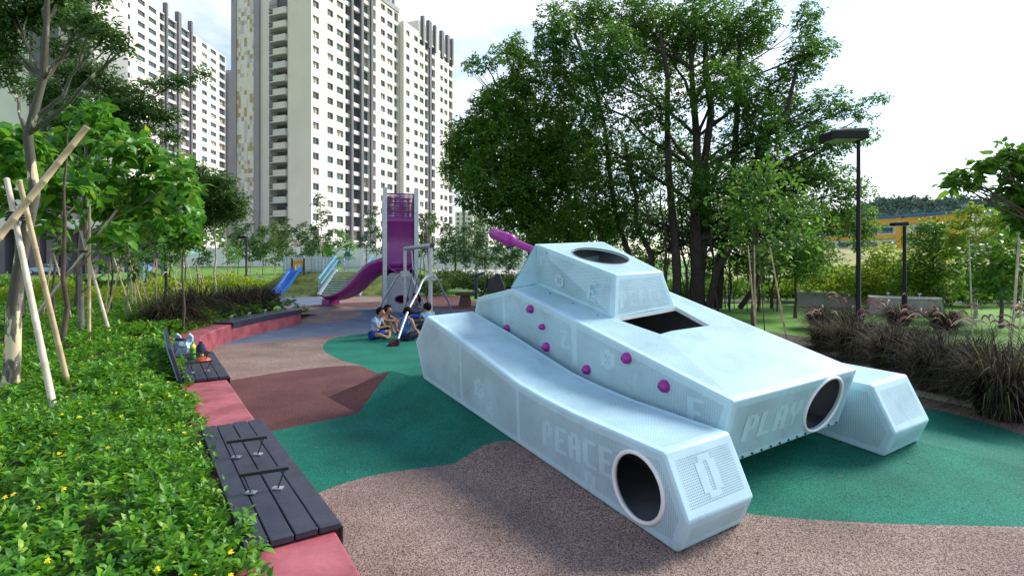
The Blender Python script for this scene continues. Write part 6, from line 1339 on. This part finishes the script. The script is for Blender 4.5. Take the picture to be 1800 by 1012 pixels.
# ================================================================== teal shelter, park furniture, cars
M['tealm'] = pm('teal_steel', (.16, .42, .36), var=.15, rough=.5)
sp0 = at(250, YH, 29.); sp1 = at(288, YH, 36.); sh = thing('shade_shelter', 'pale teal steel shade shelter beyond the left planting', 'shelter', (sp0.x, 29., 0)); D_ = Vector((sp1.x - sp0.x, 7., 0)); zt = at(250, 422, 29).z
for k, p in enumerate((Vector((0, 0, 0)), D_)): m = MB(); m.box((p.x, p.y, zt / 2), (.22, .22, zt)); m.build('post', M['tealm'], sh)
m = MB(); m.bar(Vector((-.6, -1.2, zt - .62)), D_ + Vector((.3, 1.5, zt - .55)), 2.6, .14); m.build('canopy', M['tealm'], sh)
for k in range(4): a = D_ * (k / 3.); m = MB(); m.bar(a + Vector((0, 0, zt - .05)), a * .6 + D_ * .2 + Vector((2.2, 0, zt - .5)), .05, .05); m.build('tie_rod', M['tealm'], sh)
M['whitecon'] = pm('white_concrete', (.33, .30, .29), var=.15, scale=2, rough=.85)
def low_wall(u0, u1, y0, y1, h, label, name='low_wall_bench'):
    a = at(u0, YH, y0); b_ = at(u1, YH, y1); a.z = b_.z = 0; t = thing(name, label, 'low wall', a); d = (b_ - a); n_ = Vector((-d.y, d.x, 0)).normalized(); m = MB()
    pts = [Vector((0, 0, -.05)), d + Vector((0, 0, -.05)) + d.normalized() * .12, d + Vector((0, 0, h - .06)), Vector((0, 0, h - .06))]; m.prism(pts, n_ * -.05, n_ * .45); m.build('wall', M['whitecon'], t)
    m = MB(); m.bar(Vector((0, 0, h - .02)) + n_ * .2, d + Vector((0, 0, h - .02)) + n_ * .2, .58, .07); m.build('coping', M['slab'], t)
    for f in (.28, .72): q = d * f + n_ * .2 + Vector((0, 0, h + .016)); m = MB(); m.box(q + Vector((0, 0, .05)), (.04, .04, .09)); m.tube([q + Vector((-.06, 0, .12)), q + Vector((.06, 0, .12))], .035, 8); m.build('bench_light', M['galv'], t)
    return t
low_wall(1398, 1500, 25, 24, .62, 'pale low concrete bench wall left of the nearest lamp, behind dark grass'); low_wall(1528, 1655, 21.5, 20.5, .62, 'pale low concrete bench wall between the two lamps and right trees')
low_wall(256, 292, 27, 29, .45, 'white curved bench wall under the teal shelter')
M['blueb'] = pm('blue_bar_paint', (.02, .12, .55), rough=.4); M['whitep'] = pm('white_post_paint', (.7, .72, .75), rough=.5)
ex = thing('exercise_bar', 'blue pull up bar with white legs beyond the low wall', 'exercise bar', (at(1400, YH, 30).x, 30, 0)); Lx = at(1456, YH, 30).x - at(1395, YH, 30).x
m = MB(); m.tube([(0, 0, .98), (Lx, 0, .98)], .06, 8); m.build('bar', M['blueb'], ex)
for x in (0, Lx - .1): m = MB(); m.tube([(x, 0, 0), (x + .1, 0, .98)], .045, 8); m.build('leg', M['whitep'], ex)
ps_ = thing('climbing_rack', 'small blue and white climbing frame behind the bamboo stakes', 'play frame', (at(1338, YH, 33).x, 33, 0))
for x in (0, .9): m = MB(); m.tube([(x, 0, 0), (x, 0, 1.5)], .06, 8); m.build('post', M['whitep'], ps_)
for z in (.5, .95, 1.4): m = MB(); m.tube([(-.5, 0, z), (1.1, 0, z)], .05, 8); m.build('rung', M['blueb'], ps_)
# paths
def strip(name, pts, wd, z, mat):
    m = MB(); L_ = [Vector((p[0], p[1], z)) for p in pts]; lft = offset_line(L_, wd / 2); rgt = offset_line(L_, -wd / 2); n_ = len(L_); m.add(lft + rgt, [(i, n_ + i, n_ + i + 1, i + 1) for i in range(n_ - 1)]); return tag(m.build(name, mat), kind='structure')
strip('footpath', [(-14, 47), (-6, 41), (-1, 39.5), (6, 40), (14, 38)], 1.6, -.04, M['path']); strip('footpath', [(6.5, 26), (9, 27.5), (12, 28), (18, 27), (26, 28)], 1.7, -.036, M['path']); strip('footpath', [(-40, 24), (-24, 29.5), (-16, 31), (-13.5, 35), (-15, 44), (-19, 60)], 1.8, -.044, M['path'])
M['asph'] = pm('asphalt_road', (.06, .06, .062), var=.2, rough=.9); strip('road', [(-140, 74), (-60, 74), (0, 74), (60, 76)], 9, -.05, M['asph']); strip('car_park', [(-100, 92), (-55, 92)], 18, -.046, M['asph'])
sl_ = MB(); sl_.add([(18, 46, -.06), (90, 46, -.06), (160, 125, 4.5), (55, 125, 4.5), (30, 90, 1.5)], [(0, 1, 2, 3, 4)]); M['dryturf'] = pm('dry_grass', (.24, .24, .06), var=.3, scale=.2, rough=.95); tag(sl_.build('grass_slope', M['dryturf']), kind='structure')
strip('neutral_bounce_paving', [(-170, 128), (-60, 128), (12, 140)], 116, -.053, M['path'])  # paving added for neutral bounce, keeping the lawn's green off the towers
M['lawn'] = pm('bright_lawn', (.095, .215, .02), var=.3, scale=.5, rough=.95, bump=.6, bscale=20, detail=8)
lw = MB(); rows = []
for y in (38.5, 40, 44, 50, 57, 65.9, 69): rows.append([Vector((x + (2.5 * math.sin(x) if y < 41 else 0), y, -.065 + (lawn_z(y) + .065) * (1 if x < -8.5 else 0) * max(0, min(1, (x + .70 * y) / (.12 * y))))) for x in (-95, -50, -38, -30, -24, -18, -12, -7)])
for i in range(len(rows) - 1): lw.add(rows[i] + rows[i + 1], [(j, j + 1, j + 9, j + 8) for j in range(7)], 0, True)
tag(lw.build('lawn_slope', M['lawn']), kind='structure')
# cars
def car(label, u, y, col, rz=0):
    t = thing('parked_car', label, 'car', (at(u, YH, y).x, y, 0), rz, 'cars parked by the tower'); pm_ = pm('car_paint', col, var=.05, rough=.25, coat=.6)
    body = [(-2.1, .35), (-2.15, .7), (-1.9, .85), (-1.1, .95), (1.5, .98), (2.05, .9), (2.1, .35)]; cab = [(-1.15, .94), (-.5, 1.42), (.8, 1.45), (1.55, .97)]
    m = MB(); m.prism([Vector((x, 0, z)) for x, z in body], (0, -.85, 0), (0, .85, 0)); lk('body', bevel_mesh(m.mesh('b'), .06, 2), t, pm_)
    m = MB(); m.prism([Vector((x, 0, z)) for x, z in cab], (0, -.72, 0), (0, .72, 0)); lk('cabin', bevel_mesh(m.mesh('c'), .05, 2), t, pm_)
    for s in (-1, 1):
        m = MB(); m.prism([Vector((-1.0, 0, .98)), Vector((-.46, 0, 1.36)), Vector((.15, 0, 1.38)), Vector((.15, 0, .99))], (0, s * .715, 0), (0, s * .728, 0)); m.build('side_window', M['glass'], t); m = MB(); m.prism([Vector((.22, 0, .99)), Vector((.22, 0, 1.38)), Vector((.75, 0, 1.38)), Vector((1.35, 0, 1.0))], (0, s * .715, 0), (0, s * .728, 0)); m.build('side_window', M['glass'], t)
        for x in (-1.35, 1.3):
            m = MB(); m.tube([(x, s * .70, .32), (x, s * .88, .32)], .32, 16); w = m.build('wheel', M['black'], t); m = MB(); m.tube([(x, s * .881, .32), (x, s * .89, .32)], .2, 12); m.build('rim', M['galv'], w)
        m = MB(); m.box((-2.12, s * .6, .68), (.06, .35, .14)); m.build('headlight', M['lens'], t); m = MB(); m.box((2.07, s * .6, .78), (.06, .3, .14)); m.build('tail_light', M['redt'], t)
    return t
car('dark blue car parked behind the bamboo props at left', 185, 84, (.02, .06, .16), R(5)); car('light blue car parked left of the white hoarding', 245, 86, (.12, .32, .55), R(-4)); car('pale blue car at the far left behind the trunks', 80, 80, (.30, .50, .62), R(3)); car('white car parked farthest back between the dark blue and pale blue cars', 132, 90, (.6, .62, .64), R(2))

# fallen leaves and bits on the rubber floor
rng = np.random.default_rng(77); n = 90; x = rng.uniform(-3.5, 6, n); y = rng.uniform(3.2, 16, n); k = x > -.68 * (y - 4) * .9 - 1.1; x, y = x[k], y[k]; n = len(x)
P = np.stack([x, y, np.array([gz(a, b) for a, b in zip(x, y)]) + .006], 1); D = np.stack([rng.normal(size=n), rng.normal(size=n), 0 * x], 1); V, T = leaf_arrays(P, D, np.tile([0, 0, 1.], (n, 1)) + rng.normal(0, .1, (n, 3)), .035 + .03 * rng.random(n), .02, .1, -.05)
G['dead'] = leafmat('dead_leaf', (.10, .07, .03), (.30, .24, .08), .1, .8); tag(lk('fallen_leaves', np_mesh('fallen', V, T), None, G['dead']), 'scattered tiny dry leaves on the rubber floor', 'leaves', kind='stuff')
